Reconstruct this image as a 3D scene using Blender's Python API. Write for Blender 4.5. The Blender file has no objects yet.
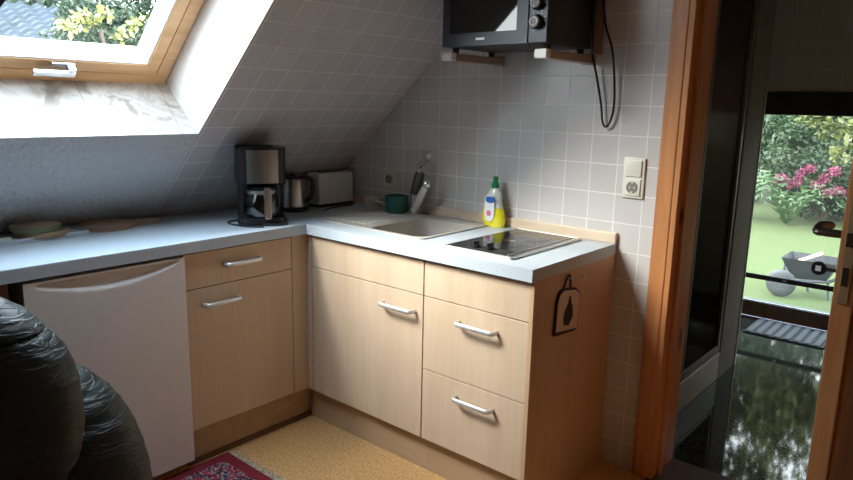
import bpy, bmesh, math, random
import numpy as np
from mathutils import Vector, Matrix, noise
random.seed(7); np.random.seed(7)
C = bpy.context.scene.collection
PI = math.pi

# ------------------------------------------------------------------ materials
def new_mat(name):
    m = bpy.data.materials.new(name); m.use_nodes = True
    return m, m.node_tree.nodes, m.node_tree.links, m.node_tree.nodes['Principled BSDF']
def ramp(ns, stops):
    r = ns.new('ShaderNodeValToRGB'); e = r.color_ramp.elements
    while len(e) < len(stops): e.new(.5)
    for k, (p, c) in enumerate(stops): e[k].position = p; e[k].color = (*c, 1)
    return r
def mapped(ns, ls, scale=(1,1,1), loc=(0,0,0), rot=(0,0,0)):
    t = ns.new('ShaderNodeTexCoord'); mp = ns.new('ShaderNodeMapping')
    mp.inputs['Scale'].default_value = scale; mp.inputs['Location'].default_value = loc; mp.inputs['Rotation'].default_value = rot
    ls.new(t.outputs['Object'], mp.inputs['Vector']); return mp.outputs['Vector']
def plain(name, col, rough=.5, metal=0, spec=.5, nscale=0, namt=.08, bump=0, coat=0):
    m, ns, ls, p = new_mat(name)
    p.inputs['Base Color'].default_value = (*col, 1); p.inputs['Roughness'].default_value = rough
    p.inputs['Metallic'].default_value = metal; p.inputs['Specular IOR Level'].default_value = spec
    p.inputs['Coat Weight'].default_value = coat
    if not nscale: nscale = 30; namt = .03
    v = mapped(ns, ls); n = ns.new('ShaderNodeTexNoise'); n.inputs['Scale'].default_value = nscale; n.inputs['Detail'].default_value = 4
    ls.new(v, n.inputs['Vector'])
    r = ramp(ns, [(.3, tuple(c*(1-namt) for c in col)), (.7, tuple(min(1, c*(1+namt)) for c in col))])
    ls.new(n.outputs['Fac'], r.inputs['Fac']); ls.new(r.outputs['Color'], p.inputs['Base Color'])
    if bump:
        b = ns.new('ShaderNodeBump'); b.inputs['Strength'].default_value = min(1,bump); b.inputs['Distance'].default_value = .003*max(1,bump*2)
        ls.new(n.outputs['Fac'], b.inputs['Height']); ls.new(b.outputs['Normal'], p.inputs['Normal'])
    return m
def wood(name, c1, c2, axis=2, scale=9, rough=.4, knots=False, ring=.10):
    m, ns, ls, p = new_mat(name); p.inputs['Roughness'].default_value = rough
    sc = [scale]*3; sc[axis] = scale*ring
    v = mapped(ns, ls, tuple(sc))
    n = ns.new('ShaderNodeTexNoise'); n.inputs['Scale'].default_value = 2.2; n.inputs['Detail'].default_value = 6; n.inputs['Distortion'].default_value = .6
    ls.new(v, n.inputs['Vector']); r = ramp(ns, [(.33, c1), (.68, c2)]); ls.new(n.outputs['Fac'], r.inputs['Fac'])
    out = r.outputs['Color']
    sc2 = [scale*9]*3; sc2[axis] = scale*.5
    v2 = mapped(ns, ls, tuple(sc2)); n2 = ns.new('ShaderNodeTexNoise'); n2.inputs['Scale'].default_value = 1.5
    ls.new(v2, n2.inputs['Vector']); r2 = ramp(ns, [(.35, (.86,.86,.86)), (.6, (1,1,1))]); ls.new(n2.outputs['Fac'], r2.inputs['Fac'])
    mx = ns.new('ShaderNodeMixRGB'); mx.blend_type = 'MULTIPLY'; mx.inputs[0].default_value = .35
    ls.new(out, mx.inputs[1]); ls.new(r2.outputs['Color'], mx.inputs[2]); out = mx.outputs[0]
    if knots:
        sk = [7]*3; sk[axis] = 2.6
        v3 = mapped(ns, ls, tuple(sk), (.3,.1,.45)); vo = ns.new('ShaderNodeTexVoronoi'); vo.inputs['Scale'].default_value = 1.0
        ls.new(v3, vo.inputs['Vector']); r3 = ramp(ns, [(.07, (.14,.06,.03)), (.15, (1,1,1))]); ls.new(vo.outputs['Distance'], r3.inputs['Fac'])
        mk = ns.new('ShaderNodeMixRGB'); mk.blend_type = 'MULTIPLY'; mk.inputs[0].default_value = 1
        ls.new(out, mk.inputs[1]); ls.new(r3.outputs['Color'], mk.inputs[2]); out = mk.outputs[0]
    ls.new(out, p.inputs['Base Color']); return m
def tiles(name, ax, ay, ox, oy, size=.10908, c1=(.61,.575,.565), c2=(.57,.54,.53), grout=(.78,.75,.73), rough=.22, mortar=.0022, sizey=None):
    m, ns, ls, p = new_mat(name); p.inputs['Roughness'].default_value = rough
    t = ns.new('ShaderNodeTexCoord'); s = ns.new('ShaderNodeSeparateXYZ'); ls.new(t.outputs['Object'], s.inputs[0])
    cb = ns.new('ShaderNodeCombineXYZ')
    for k, (a, o) in enumerate(((ax, ox), (ay, oy))):
        ad = ns.new('ShaderNodeMath'); ad.operation = 'ADD'; ad.inputs[1].default_value = -o + size*200
        ls.new(s.outputs[a], ad.inputs[0]); ls.new(ad.outputs[0], cb.inputs[k])
    b = ns.new('ShaderNodeTexBrick'); b.offset = 0; b.squash = 1
    b.inputs['Scale'].default_value = 1; b.inputs['Brick Width'].default_value = size; b.inputs['Row Height'].default_value = sizey or size
    b.inputs['Mortar Size'].default_value = mortar; b.inputs['Mortar Smooth'].default_value = .3
    b.inputs['Color1'].default_value = (*c1, 1); b.inputs['Color2'].default_value = (*c2, 1); b.inputs['Mortar'].default_value = (*grout, 1)
    ls.new(cb.outputs[0], b.inputs['Vector'])
    ls.new(b.outputs['Color'], p.inputs['Base Color'])
    n = ns.new('ShaderNodeTexNoise'); n.inputs['Scale'].default_value = 14; ls.new(t.outputs['Object'], n.inputs['Vector'])
    ml = ns.new('ShaderNodeMath'); ml.operation = 'MULTIPLY_ADD'; ml.inputs[1].default_value = -1.0
    ls.new(b.outputs['Fac'], ml.inputs[0])
    m3 = ns.new('ShaderNodeMath'); m3.operation = 'MULTIPLY'; m3.inputs[1].default_value = .5; ls.new(n.outputs['Fac'], m3.inputs[0]); ls.new(m3.outputs[0], ml.inputs[2])
    bp = ns.new('ShaderNodeBump'); bp.inputs['Strength'].default_value = .35; bp.inputs['Distance'].default_value = .002
    ls.new(ml.outputs[0], bp.inputs['Height']); ls.new(bp.outputs['Normal'], p.inputs['Normal'])
    rr = ns.new('ShaderNodeMath'); rr.operation = 'MULTIPLY_ADD'; rr.inputs[1].default_value = .5; rr.inputs[2].default_value = rough
    ls.new(b.outputs['Fac'], rr.inputs[0]); ls.new(rr.outputs[0], p.inputs['Roughness'])
    return m
def marble(name, base, vein, scale=6, rough=.3, tile=.3, ax=0, ay=1, ox=0, oy=0):
    m = tiles(name, ax, ay, ox, oy, size=tile, c1=(1,1,1), c2=(.96,.96,.96), grout=(.75,.72,.68), rough=rough, mortar=.0025)
    ns, ls = m.node_tree.nodes, m.node_tree.links; p = ns['Principled BSDF']
    br = [n for n in ns if n.type == 'TEX_BRICK'][0]
    v = mapped(ns, ls); n = ns.new('ShaderNodeTexNoise'); n.inputs['Scale'].default_value = scale; n.inputs['Detail'].default_value = 7; n.inputs['Distortion'].default_value = 1.4
    ls.new(v, n.inputs['Vector']); r = ramp(ns, [(.36, vein), (.47, base), (.56, tuple(.5*(a+b) for a, b in zip(base, vein))), (.64, base)])
    ls.new(n.outputs['Fac'], r.inputs['Fac'])
    mx = ns.new('ShaderNodeMixRGB'); mx.blend_type = 'MULTIPLY'; mx.inputs[0].default_value = 1
    ls.new(r.outputs['Color'], mx.inputs[1]); ls.new(br.outputs['Color'], mx.inputs[2]); ls.new(mx.outputs[0], p.inputs['Base Color'])
    return m
def speckle(name, base, dark, light, scale=260, rough=.4, lo=.36, hi=.66):
    m, ns, ls, p = new_mat(name); p.inputs['Roughness'].default_value = rough
    v = mapped(ns, ls); n = ns.new('ShaderNodeTexNoise'); n.inputs['Scale'].default_value = scale; n.inputs['Detail'].default_value = 3
    ls.new(v, n.inputs['Vector']); r = ramp(ns, [(lo-.05, dark), (lo+.04, base), (hi-.04, base), (hi+.03, light)])
    ls.new(n.outputs['Fac'], r.inputs['Fac']); ls.new(r.outputs['Color'], p.inputs['Base Color']); return m
def glass(name, tint=(1,1,1), gloss=.07, rough=.0):
    m, ns, ls, p = new_mat(name); ns.remove(p)
    t = ns.new('ShaderNodeBsdfTransparent'); t.inputs[0].default_value = (*tint, 1)
    g = ns.new('ShaderNodeBsdfGlossy'); g.inputs['Roughness'].default_value = rough
    x = ns.new('ShaderNodeMixShader'); x.inputs[0].default_value = gloss
    ls.new(t.outputs[0], x.inputs[1]); ls.new(g.outputs[0], x.inputs[2]); ls.new(x.outputs[0], ns['Material Output'].inputs[0]); return m
def foliage_mat(name, c1, c2, c3=None, scale=3.0, trans=.25):
    m, ns, ls, p = new_mat(name); p.inputs['Roughness'].default_value = .55
    v = mapped(ns, ls); n = ns.new('ShaderNodeTexNoise'); n.inputs['Scale'].default_value = scale; n.inputs['Detail'].default_value = 8; n.inputs['Roughness'].default_value = .8
    ls.new(v, n.inputs['Vector']); r = ramp(ns, [(.35, c1), (.55, c2), (.7, c3 or c2)]); ls.new(n.outputs['Fac'], r.inputs['Fac'])
    ls.new(r.outputs['Color'], p.inputs['Base Color'])
    tr = ns.new('ShaderNodeBsdfTranslucent'); ls.new(r.outputs['Color'], tr.inputs[0])
    x = ns.new('ShaderNodeMixShader'); x.inputs[0].default_value = trans
    ls.new(p.outputs[0], x.inputs[1]); ls.new(tr.outputs[0], x.inputs[2]); ls.new(x.outputs[0], ns['Material Output'].inputs[0]); return m

M = {}
JX, JZ = .87329, 1.30732
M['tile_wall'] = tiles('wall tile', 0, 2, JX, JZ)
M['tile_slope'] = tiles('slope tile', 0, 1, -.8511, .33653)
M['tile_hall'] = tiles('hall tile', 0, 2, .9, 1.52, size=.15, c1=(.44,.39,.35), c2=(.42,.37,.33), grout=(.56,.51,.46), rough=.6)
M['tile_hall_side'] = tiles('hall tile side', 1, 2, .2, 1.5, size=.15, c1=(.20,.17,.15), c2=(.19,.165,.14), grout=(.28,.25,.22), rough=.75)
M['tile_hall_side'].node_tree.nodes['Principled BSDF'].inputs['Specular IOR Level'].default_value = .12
M['plaster'] = plain('textured plaster', (.60,.61,.61), .85, nscale=45, namt=.05, bump=2.2)
M['white'] = plain('white paint', (.86,.86,.85), .6)
M['room_white'] = plain('room paint', (.60,.53,.47), .8)
M['marble'] = marble('sill tile', (.76,.71,.66), (.42,.36,.31), tile=.31, ax=0, ay=2, ox=-1.30, oy=0)
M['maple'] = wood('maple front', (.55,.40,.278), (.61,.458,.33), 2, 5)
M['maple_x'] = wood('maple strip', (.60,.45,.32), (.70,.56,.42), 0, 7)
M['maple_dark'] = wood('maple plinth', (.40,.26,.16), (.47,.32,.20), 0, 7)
M['panel'] = wood('shaded maple panel', (.50,.31,.18), (.56,.37,.23), 2, 5)  # same maple as the fronts, with shade mixed into the colour
M['dark_wood'] = wood('dark wood', (.10,.045,.025), (.16,.07,.035), 2, 8)
M['pine'] = wood('lacquered pine', (.44,.17,.06), (.60,.27,.11), 2, 9, rough=.32, knots=True)
M['pine_w'] = wood('window pine', (.66,.37,.16), (.80,.50,.26), 0, 10, rough=.4)
M['bead_overlit'] = wood('overlit bead', (.90,.89,.87), (.93,.92,.91), 0, 10, rough=.45)  # near-white colour puts the overexposed daylight on the sash into the bead
M['top'] = speckle('worktop', (.45,.505,.56), (.24,.27,.32), (.62,.67,.72), scale=200)
M['top_edge'] = speckle('worktop edge', (.46,.51,.56), (.25,.28,.32), (.64,.68,.72), scale=200)
M['steel'] = plain('brushed steel', (.62,.60,.57), .3, metal=1)
M['nickel'] = plain('satin nickel', (.74,.73,.71), .42, metal=.65)
M['chrome'] = plain('chrome', (.85,.85,.86), .16, metal=.85)
M['alu'] = plain('aluminium', (.70,.71,.73), .35, metal=1)
M['black'] = plain('black plastic', (.012,.012,.013), .35)
M['black_gloss'] = plain('black glass', (.010,.010,.012), .06)
M['oven_body'] = plain('black enamel', (.014,.014,.015), .4)
M['oven_face'] = plain('charcoal steel', (.036,.041,.050), .38, metal=.4)
M['rubber'] = plain('rubber', (.01,.01,.01), .7)
M['white_pl'] = plain('white plastic', (.74,.74,.72), .35)
M['cream_pl'] = plain('cream plastic', (.72,.69,.60), .35)
M['fridge'] = plain('fridge white', (.72,.67,.65), .4)
M['sink'] = speckle('composite sink', (.42,.385,.35), (.33,.30,.27), (.52,.49,.45), scale=420, rough=.45)
M['teal'] = plain('teal plastic', (.006,.075,.06), .4)
M['green'] = plain('green plastic', (.01,.22,.08), .35)
M['liquid'] = plain('yellow soap', (.75,.66,.02), .2, coat=.6)
M['clearpl'] = plain('clear plastic', (.62,.66,.60), .2, coat=.5)
M['label'] = plain('white label', (.80,.80,.82), .4)
M['blue'] = plain('blue label', (.02,.12,.42), .4)
M['pink'] = plain('pink print', (.70,.15,.35), .5)
M['board'] = wood('beech board', (.28,.17,.11), (.38,.25,.17), 1, 10, rough=.55)
M['cork'] = speckle('cork', (.34,.23,.14), (.20,.13,.08), (.42,.31,.2), scale=180, rough=.8)
M['sage'] = plain('sage rim', (.12,.13,.07), .6)
M['tray'] = plain('tray', (.50,.55,.62), .35)
M['leather'] = plain('black leather', (.017,.024,.022), .46, nscale=130, namt=.3, bump=.25)
m = M['leather']; ns, ls = m.node_tree.nodes, m.node_tree.links; p = ns['Principled BSDF']
v = mapped(ns, ls, (5,5,26), rot=(.25,.2,0)); n = ns.new('ShaderNodeTexNoise'); n.inputs['Scale'].default_value = 1.6; n.inputs['Detail'].default_value = 5; n.inputs['Distortion'].default_value = 1.2
ls.new(v, n.inputs['Vector']); rr = ramp(ns, [(.44, (0,0,0)), (.50, (1,1,1)), (.56, (.4,.4,.4))]); ls.new(n.outputs['Fac'], rr.inputs['Fac'])
bp = ns.new('ShaderNodeBump'); bp.inputs['Strength'].default_value = .45; bp.inputs['Distance'].default_value = .006
ls.new(rr.outputs['Color'], bp.inputs['Height']); ls.new(bp.outputs['Normal'], p.inputs['Normal'])
M['curtain'] = plain('dark curtain', (.028,.024,.032), .9)
M['bronze'] = plain('dark bronze', (.10,.075,.06), .35, metal=.9)
M['brass'] = plain('brass plate', (.50,.34,.18), .4, metal=.7)
M['glass'] = glass('window glass', (.96,.98,.97), .05)
M['glass_door'] = glass('door glass', (.93,.94,.91), .06)
ns, ls = M['glass_door'].node_tree.nodes, M['glass_door'].node_tree.links
tl = ns.new('ShaderNodeBsdfTranslucent'); tl.inputs[0].default_value = (.80,.85,.80,1); x2 = ns.new('ShaderNodeMixShader'); x2.inputs[0].default_value = .005  # faint translucent share, added as a bright haze over the garden view
ls.new([q for q in ns if q.type == 'MIX_SHADER'][0].outputs[0], x2.inputs[1]); ls.new(tl.outputs[0], x2.inputs[2]); ls.new(x2.outputs[0], ns['Material Output'].inputs[0])
M['shower'] = glass('smoked shower glass', (.16,.13,.115), .004, .1)
M['carafe'] = glass('carafe glass', (.16,.16,.16), .14)
M['ovenglass'] = plain('oven glass', (.012,.013,.014), .04)
M['deepblack'] = plain('dark cavity', (.02,.018,.018), .6)
M['rustc'] = plain('roof tile', (.035,.048,.065), .45, nscale=9, namt=.3)
M['stone'] = plain('grey composite', (.05,.055,.065), .5, nscale=8, namt=.2)
M['bark'] = plain('bark', (.10,.07,.05), .9, nscale=20, namt=.3)
M['brick'] = plain('house render', (.55,.52,.48), .9)
M['mat_dark'] = plain('mat rubber', (.018,.02,.022), .8)
M['mat_grey'] = plain('mat pile', (.10,.11,.12), .9, nscale=300, namt=.3)
M['lintel'] = plain('shutter box', (.012,.010,.010), .5)
M['rail'] = plain('dark rail', (.03,.03,.035), .4)
M['tray_w'] = plain('shower tray', (.36,.32,.27), .5)
M['leaf'] = foliage_mat('leaf', (.007,.019,.005), (.022,.043,.013), (.055,.075,.026))
M['leaf2'] = foliage_mat('leaf blue green', (.012,.032,.011), (.034,.066,.024), (.074,.108,.042))
M['leaf3'] = foliage_mat('leaf yellow', (.04,.06,.012), (.08,.09,.018), (.13,.135,.03))
M['leafpale'] = foliage_mat('pale petals', (.30,.28,.06), (.38,.37,.14), (.42,.42,.28))
M['petal'] = foliage_mat('pink petals', (.14,.02,.055), (.22,.045,.10), (.28,.10,.17))
M['fern'] = foliage_mat('fern', (.026,.058,.018), (.052,.095,.034), (.088,.13,.048))

# lawn
m, ns, ls, p = new_mat('lawn'); M['lawn'] = m; p.inputs['Roughness'].default_value = .9
v = mapped(ns, ls); n = ns.new('ShaderNodeTexNoise'); n.inputs['Scale'].default_value = 5; n.inputs['Detail'].default_value = 10; n.inputs['Roughness'].default_value = .8
ls.new(v, n.inputs['Vector']); r = ramp(ns, [(.3, (.024,.040,.004)), (.7, (.042,.060,.008))]); ls.new(n.outputs['Fac'], r.inputs['Fac']); ls.new(r.outputs['Color'], p.inputs['Base Color'])
# cork vinyl floor
m, ns, ls, p = new_mat('vinyl floor'); M['floor'] = m; p.inputs['Roughness'].default_value = .38
v = mapped(ns, ls); n = ns.new('ShaderNodeTexNoise'); n.inputs['Scale'].default_value = 90; n.inputs['Detail'].default_value = 5
ls.new(v, n.inputs['Vector']); r = ramp(ns, [(.3, (.44,.225,.078)), (.52, (.60,.345,.140)), (.7, (.70,.44,.20))]); ls.new(n.outputs['Fac'], r.inputs['Fac']); ls.new(r.outputs['Color'], p.inputs['Base Color'])
# hall granite
m = tiles('hall granite', 0, 1, 1.535, .93, size=.6, c1=(1,1,1), c2=(.9,.9,.9), grout=(.12,.12,.12), rough=.09, mortar=.003); M['granite'] = m
ns, ls = m.node_tree.nodes, m.node_tree.links; p = ns['Principled BSDF']; br = [q for q in ns if q.type == 'TEX_BRICK'][0]
for q in list(ns):
    if q.type == 'BUMP': q.inputs['Strength'].default_value = .04
v = mapped(ns, ls); n = ns.new('ShaderNodeTexNoise'); n.inputs['Scale'].default_value = 150; n.inputs['Detail'].default_value = 4; ls.new(v, n.inputs['Vector'])
r = ramp(ns, [(.38, (.018,.02,.018)), (.55, (.038,.040,.034)), (.7, (.085,.085,.075))]); ls.new(n.outputs['Fac'], r.inputs['Fac'])
mx = ns.new('ShaderNodeMixRGB'); mx.blend_type = 'MULTIPLY'; mx.inputs[0].default_value = 1
ls.new(r.outputs['Color'], mx.inputs[1]); ls.new(br.outputs['Color'], mx.inputs[2]); ls.new(mx.outputs[0], p.inputs['Base Color'])
for l_ in list(p.inputs['Roughness'].links): ls.remove(l_)
p.inputs['Roughness'].default_value = .045
# rug: border bands and small motifs
m, ns, ls, p = new_mat('rug field'); M['rug'] = m; p.inputs['Roughness'].default_value = .95
v = mapped(ns, ls); vo = ns.new('ShaderNodeTexVoronoi'); vo.inputs['Scale'].default_value = 34; vo.inputs['Randomness'].default_value = .8; ls.new(v, vo.inputs['Vector'])
n = ns.new('ShaderNodeTexNoise'); n.inputs['Scale'].default_value = 60; n.inputs['Distortion'].default_value = 1.5; ls.new(v, n.inputs['Vector'])
r = ramp(ns, [(.0, (.55,.50,.47)), (.10, (.25,.012,.03)), (.22, (.018,.016,.04)), (.40, (.02,.018,.045)), (.52, (.30,.02,.04))]); r.color_ramp.interpolation = 'CONSTANT'
ls.new(vo.outputs['Distance'], r.inputs['Fac'])
r4 = ramp(ns, [(.0, (0,0,0)), (.57, (1,1,1)), (.63, (0,0,0))]); r4.color_ramp.interpolation = 'CONSTANT'; ls.new(n.outputs['Fac'], r4.inputs['Fac'])
mx = ns.new('ShaderNodeMixRGB'); ls.new(r4.outputs['Color'], mx.inputs[0]); ls.new(r.outputs['Color'], mx.inputs[1]); mx.inputs[2].default_value = (.50,.46,.44,1)
ls.new(mx.outputs[0], p.inputs['Base Color'])
M['rug_red'] = plain('rug red', (.17,.008,.018), .95, nscale=200, namt=.2)
M['fringe'] = plain('rug fringe', (.45,.38,.27), .95, nscale=120, namt=.5)

# ------------------------------------------------------------------ mesh helpers
def newbm(): return bmesh.new()
def box(bm, lo, hi, bev=0, seg=2):
    vs = [bm.verts.new((x,y,z)) for x in (lo[0],hi[0]) for y in (lo[1],hi[1]) for z in (lo[2],hi[2])]
    fs = [bm.faces.new([vs[i] for i in f]) for f in ((0,1,3,2),(4,6,7,5),(0,4,5,1),(2,3,7,6),(0,2,6,4),(1,5,7,3))]
    if bev:
        es = list({e for f in fs for e in f.edges})
        bmesh.ops.bevel(bm, geom=es, offset=bev, segments=seg, profile=.6, affect='EDGES')
    return bm
def prism(bm, pts, axis, a, b):
    """polygon pts (2D, in the two other axes) extruded along axis from a to b"""
    def mk(p, t):
        q = [0,0,0]; o = [k for k in range(3) if k != axis]; q[o[0]] = p[0]; q[o[1]] = p[1]; q[axis] = t; return bm.verts.new(q)
    A = [mk(p, a) for p in pts]; B = [mk(p, b) for p in pts]; n = len(pts)
    bm.faces.new(A[::-1]); bm.faces.new(B)
    for i in range(n): bm.faces.new((A[i], A[(i+1)%n], B[(i+1)%n], B[i]))
    return bm
def sweep(bm, pts, r, seg=10, sx=1, closed=False, up=Vector((0,0,1))):
    pts = [Vector(p) for p in pts]; rings = []; n = len(pts); prev = None
    for i, p in enumerate(pts):
        if closed: d = pts[(i+1)%n]-pts[i-1]
        else: d = pts[min(i+1,n-1)]-pts[max(i-1,0)]
        d.normalize()
        s = d.cross(up if prev is None else prev) if prev is None else None
        if prev is None:
            if s.length < 1e-3: s = d.cross(Vector((1,0,0)))
            s.normalize(); u = s.cross(d).normalized()
        else:
            u = (prev - d*prev.dot(d)).normalized(); s = d.cross(u)
        prev = u
        rr = r[i] if isinstance(r, (list,tuple)) else r
        rings.append([bm.verts.new(p + s*math.cos(t)*rr*sx + u*math.sin(t)*rr) for t in (2*PI*k/seg for k in range(seg))])
    for i in range(n if closed else n-1):
        A, B = rings[i], rings[(i+1)%n]
        for k in range(seg): bm.faces.new((A[k], A[(k+1)%seg], B[(k+1)%seg], B[k]))
    if not closed: bm.faces.new(rings[0][::-1]); bm.faces.new(rings[-1])
    return bm
def lathe(bm, prof, c=(0,0,0), seg=32, axis=2):
    rings = []
    for r, z in prof:
        ring = []
        for k in range(seg):
            t = 2*PI*k/seg; q = [r*math.cos(t), r*math.sin(t), z]
            if axis == 1: q = [q[0], q[2], q[1]]
            if axis == 0: q = [q[2], q[0], q[1]]
            ring.append(bm.verts.new((q[0]+c[0], q[1]+c[1], q[2]+c[2])))
        rings.append(ring)
    for A, B in zip(rings, rings[1:]):
        for k in range(seg): bm.faces.new((A[k], A[(k+1)%seg], B[(k+1)%seg], B[k]))
    bm.faces.new(rings[0][::-1]); bm.faces.new(rings[-1])
    return bm
def smooth_path(pts, n=8):
    """Catmull-Rom through points"""
    P = [Vector(p) for p in pts]; P = [P[0]*2-P[1]] + P + [P[-1]*2-P[-2]]; out = []
    for i in range(1, len(P)-2):
        for k in range(n):
            t = k/n; a, b, c, d = P[i-1], P[i], P[i+1], P[i+2]
            out.append(.5*((2*b)+(-a+c)*t+(2*a-5*b+4*c-d)*t*t+(-a+3*b-3*c+d)*t**3))
    out.append(P[-2]); return out
def superell(bm, c, h, p=2.4, nu=48, nv=32):
    f = lambda w, e: math.copysign(abs(w)**e, w)
    e = 2/p; rings = []
    for j in range(1, nv):
        ph = -PI/2+PI*j/nv
        rings.append([bm.verts.new((c[0]+h[0]*f(math.cos(ph),e)*f(math.cos(t),e), c[1]+h[1]*f(math.cos(ph),e)*f(math.sin(t),e), c[2]+h[2]*f(math.sin(ph),e))) for t in (2*PI*k/nu for k in range(nu))])
    b = bm.verts.new((c[0],c[1],c[2]-h[2])); t_ = bm.verts.new((c[0],c[1],c[2]+h[2]))
    for A, B in zip(rings, rings[1:]):
        for k in range(nu): bm.faces.new((A[k],A[(k+1)%nu],B[(k+1)%nu],B[k]))
    for k in range(nu):
        bm.faces.new((b, rings[0][(k+1)%nu], rings[0][k])); bm.faces.new((t_, rings[-1][k], rings[-1][(k+1)%nu]))
    return bm
def obj(name, bm, m, parent=None, smooth=False, mat4=None):
    """mesh given in world coordinates (or in mat4's frame); the parent's transform is undone"""
    bmesh.ops.recalc_face_normals(bm, faces=bm.faces[:])
    me = bpy.data.meshes.new(name); 
    o = bpy.data.objects.new(name, me); C.objects.link(o)
    if mat4 is not None and parent is None: o.matrix_world = mat4
    if parent is not None:
        w = WORLD[parent.name]; inv = w.inverted()
        if mat4 is not None: bm.transform(inv @ mat4)
        else: bm.transform(inv)
        o.parent = parent; WORLD[o.name] = w.copy()
    else: WORLD[o.name] = mat4.copy() if mat4 is not None else Matrix.Identity(4)
    bm.to_mesh(me); bm.free()
    ms = m if isinstance(m, (list,tuple)) else [m]
    for x in ms: me.materials.append(x)
    if smooth:
        for f in me.polygons: f.use_smooth = True
        try: me.set_sharp_from_angle(angle=math.radians(38))
        except Exception: pass
    return o
WORLD = {}
def thing(name, label, cat, loc=(0,0,0), rotz=0, group=None):
    o = bpy.data.objects.new(name, None); C.objects.link(o); o.empty_display_size = .05
    o.location = loc; o.rotation_euler = (0,0,rotz); o['label'] = label; o['category'] = cat
    if group: o['group'] = group
    WORLD[o.name] = Matrix.Translation(Vector(loc)) @ Matrix.Rotation(rotz, 4, 'Z'); return o
def tag(o, label, cat, group=None, kind=None):
    o['label'] = label; o['category'] = cat
    if group: o['group'] = group
    if kind: o['kind'] = kind
    return o
def struct(name, bm, m, parent=None, mat4=None, smooth=False):
    o = obj(name, bm, m, parent, smooth, mat4)
    if parent is None: o['kind'] = 'structure'
    return o
def bx(lo, hi, bev=0): return box(newbm(), lo, hi, bev)

# ------------------------------------------------------------------ room shell
ZC = 2.36
KS, BS = .92236, 1.44144
NS = math.hypot(1, KS); cS, sS = 1/NS, KS/NS
S4 = Matrix(((0, cS, sS, 0), (1, 0, 0, 0), (0, sS, -cS, BS), (0, 0, 0, 1)))    # local x = world Y, local y = up the slope, local -z = outwards
def vx(x): return x*NS
def vz(z): return (z-BS)/KS*NS
V0 = vz(.905)+.03; VS = -.178*NS; VT = VS+1.28; VTOP = vz(ZC)
U0, U1 = -.976, -1.99          # niche right and left edge
YF, XR = -4.2, 3.7
struct('floor', bx((-.62,YF,-.05), (XR,.0,0)), M['floor'])
# tiled wall with the door opening
b = newbm(); prism(b, [(-.60,0),(1.315,0),(1.315,ZC),((ZC-BS)/KS,ZC),(-.60,BS-.60*KS)], 1, 0, .17)
struct('wall_back', b, M['tile_wall'])
b = newbm(); box(b, (1.315,0,2.04), (2.10,.17,ZC)); box(b, (2.10,0,0), (XR,.17,ZC)); struct('wall_back_right', b, M['tile_wall'])
# slope
b = newbm(); box(b, (U0+.004,V0-.03,-.05), (0,VTOP,0)); struct('wall_left', b, M['tile_slope'], mat4=S4)
b = newbm(); box(b, (U1,V0-.03,-.05), (U0+.004,VS-.004,0)); struct('wall_under_window', b, M['plaster'], mat4=S4)
b = newbm(); box(b, (U1-.004,VT+.004,-.05), (U0+.004,VTOP,0)); box(b, (YF,V0-.03,-.05), (U1-.004,VTOP,0)); struct('wall_left_far', b, M['plaster'], mat4=S4)
b = bx((-.66,YF,0), (-.60,0,.93)); struct('wall_knee', b, M['plaster'])
struct('ceiling', bx(((ZC-BS)/KS-.02,YF,ZC), (XR,0,ZC+.05)), M['room_white'])
struct('wall_right', bx((XR,YF,0), (XR+.05,.17,ZC)), M['room_white'])
struct('wall_front', bx((-.66,YF-.05,0), (XR+.05,YF,ZC)), M['room_white'])
# niche linings (perpendicular to the slope)
WD = .255
def lining(pts_front, pts_back, outset):
    b = newbm(); A = [b.verts.new(q) for q in pts_front]; B = [b.verts.new(q) for q in pts_back]
    A2 = [b.verts.new(Vector(q)+Vector(outset)) for q in pts_front]; B2 = [b.verts.new(Vector(q)+Vector(outset)) for q in pts_back]
    b.faces.new((A[0],A[1],B[1],B[0])); b.faces.new((A2[1],A2[0],B2[0],B2[1]))
    b.faces.new((A[0],B[0],B2[0],A2[0])); b.faces.new((A[1],A2[1],B2[1],B[1])); b.faces.new((A[0],A2[0],A2[1],A[1])); b.faces.new((B[0],B[1],B2[1],B2[0]))
    return b
US, UE = U0-.036, U1+.036
struct('wall_niche_right', lining([(U0,VS,.001),(U0,VT,.001)], [(US,VS,-WD-.1),(US,VT,-WD-.1)], (.004,0,0)), M['white'], mat4=S4)
struct('wall_niche_left', lining([(U1,VS,.001),(U1,VT,.001)], [(UE,VS,-WD-.1),(UE,VT,-WD-.1)], (-.004,0,0)), M['white'], mat4=S4)
struct('wall_niche_top', lining([(U1,VT,.001),(U0,VT,.001)], [(UE,VT,-WD-.1),(US,VT,-WD-.1)], (0,.004,0)), M['white'], mat4=S4)
# sill: local object coords -> marble in u and w
M['marble'] = marble('niche sill tile', (.56,.52,.48), (.30,.25,.21), tile=.31, ax=0, ay=2, ox=-1.35, oy=.02, scale=7)
struct('trim_1', lining([(U1,VS,.001),(U0,VS,.001)], [(UE,VS,-WD-.1),(US,VS,-WD-.1)], (0,-.004,0)), M['marble'], mat4=S4)
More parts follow.
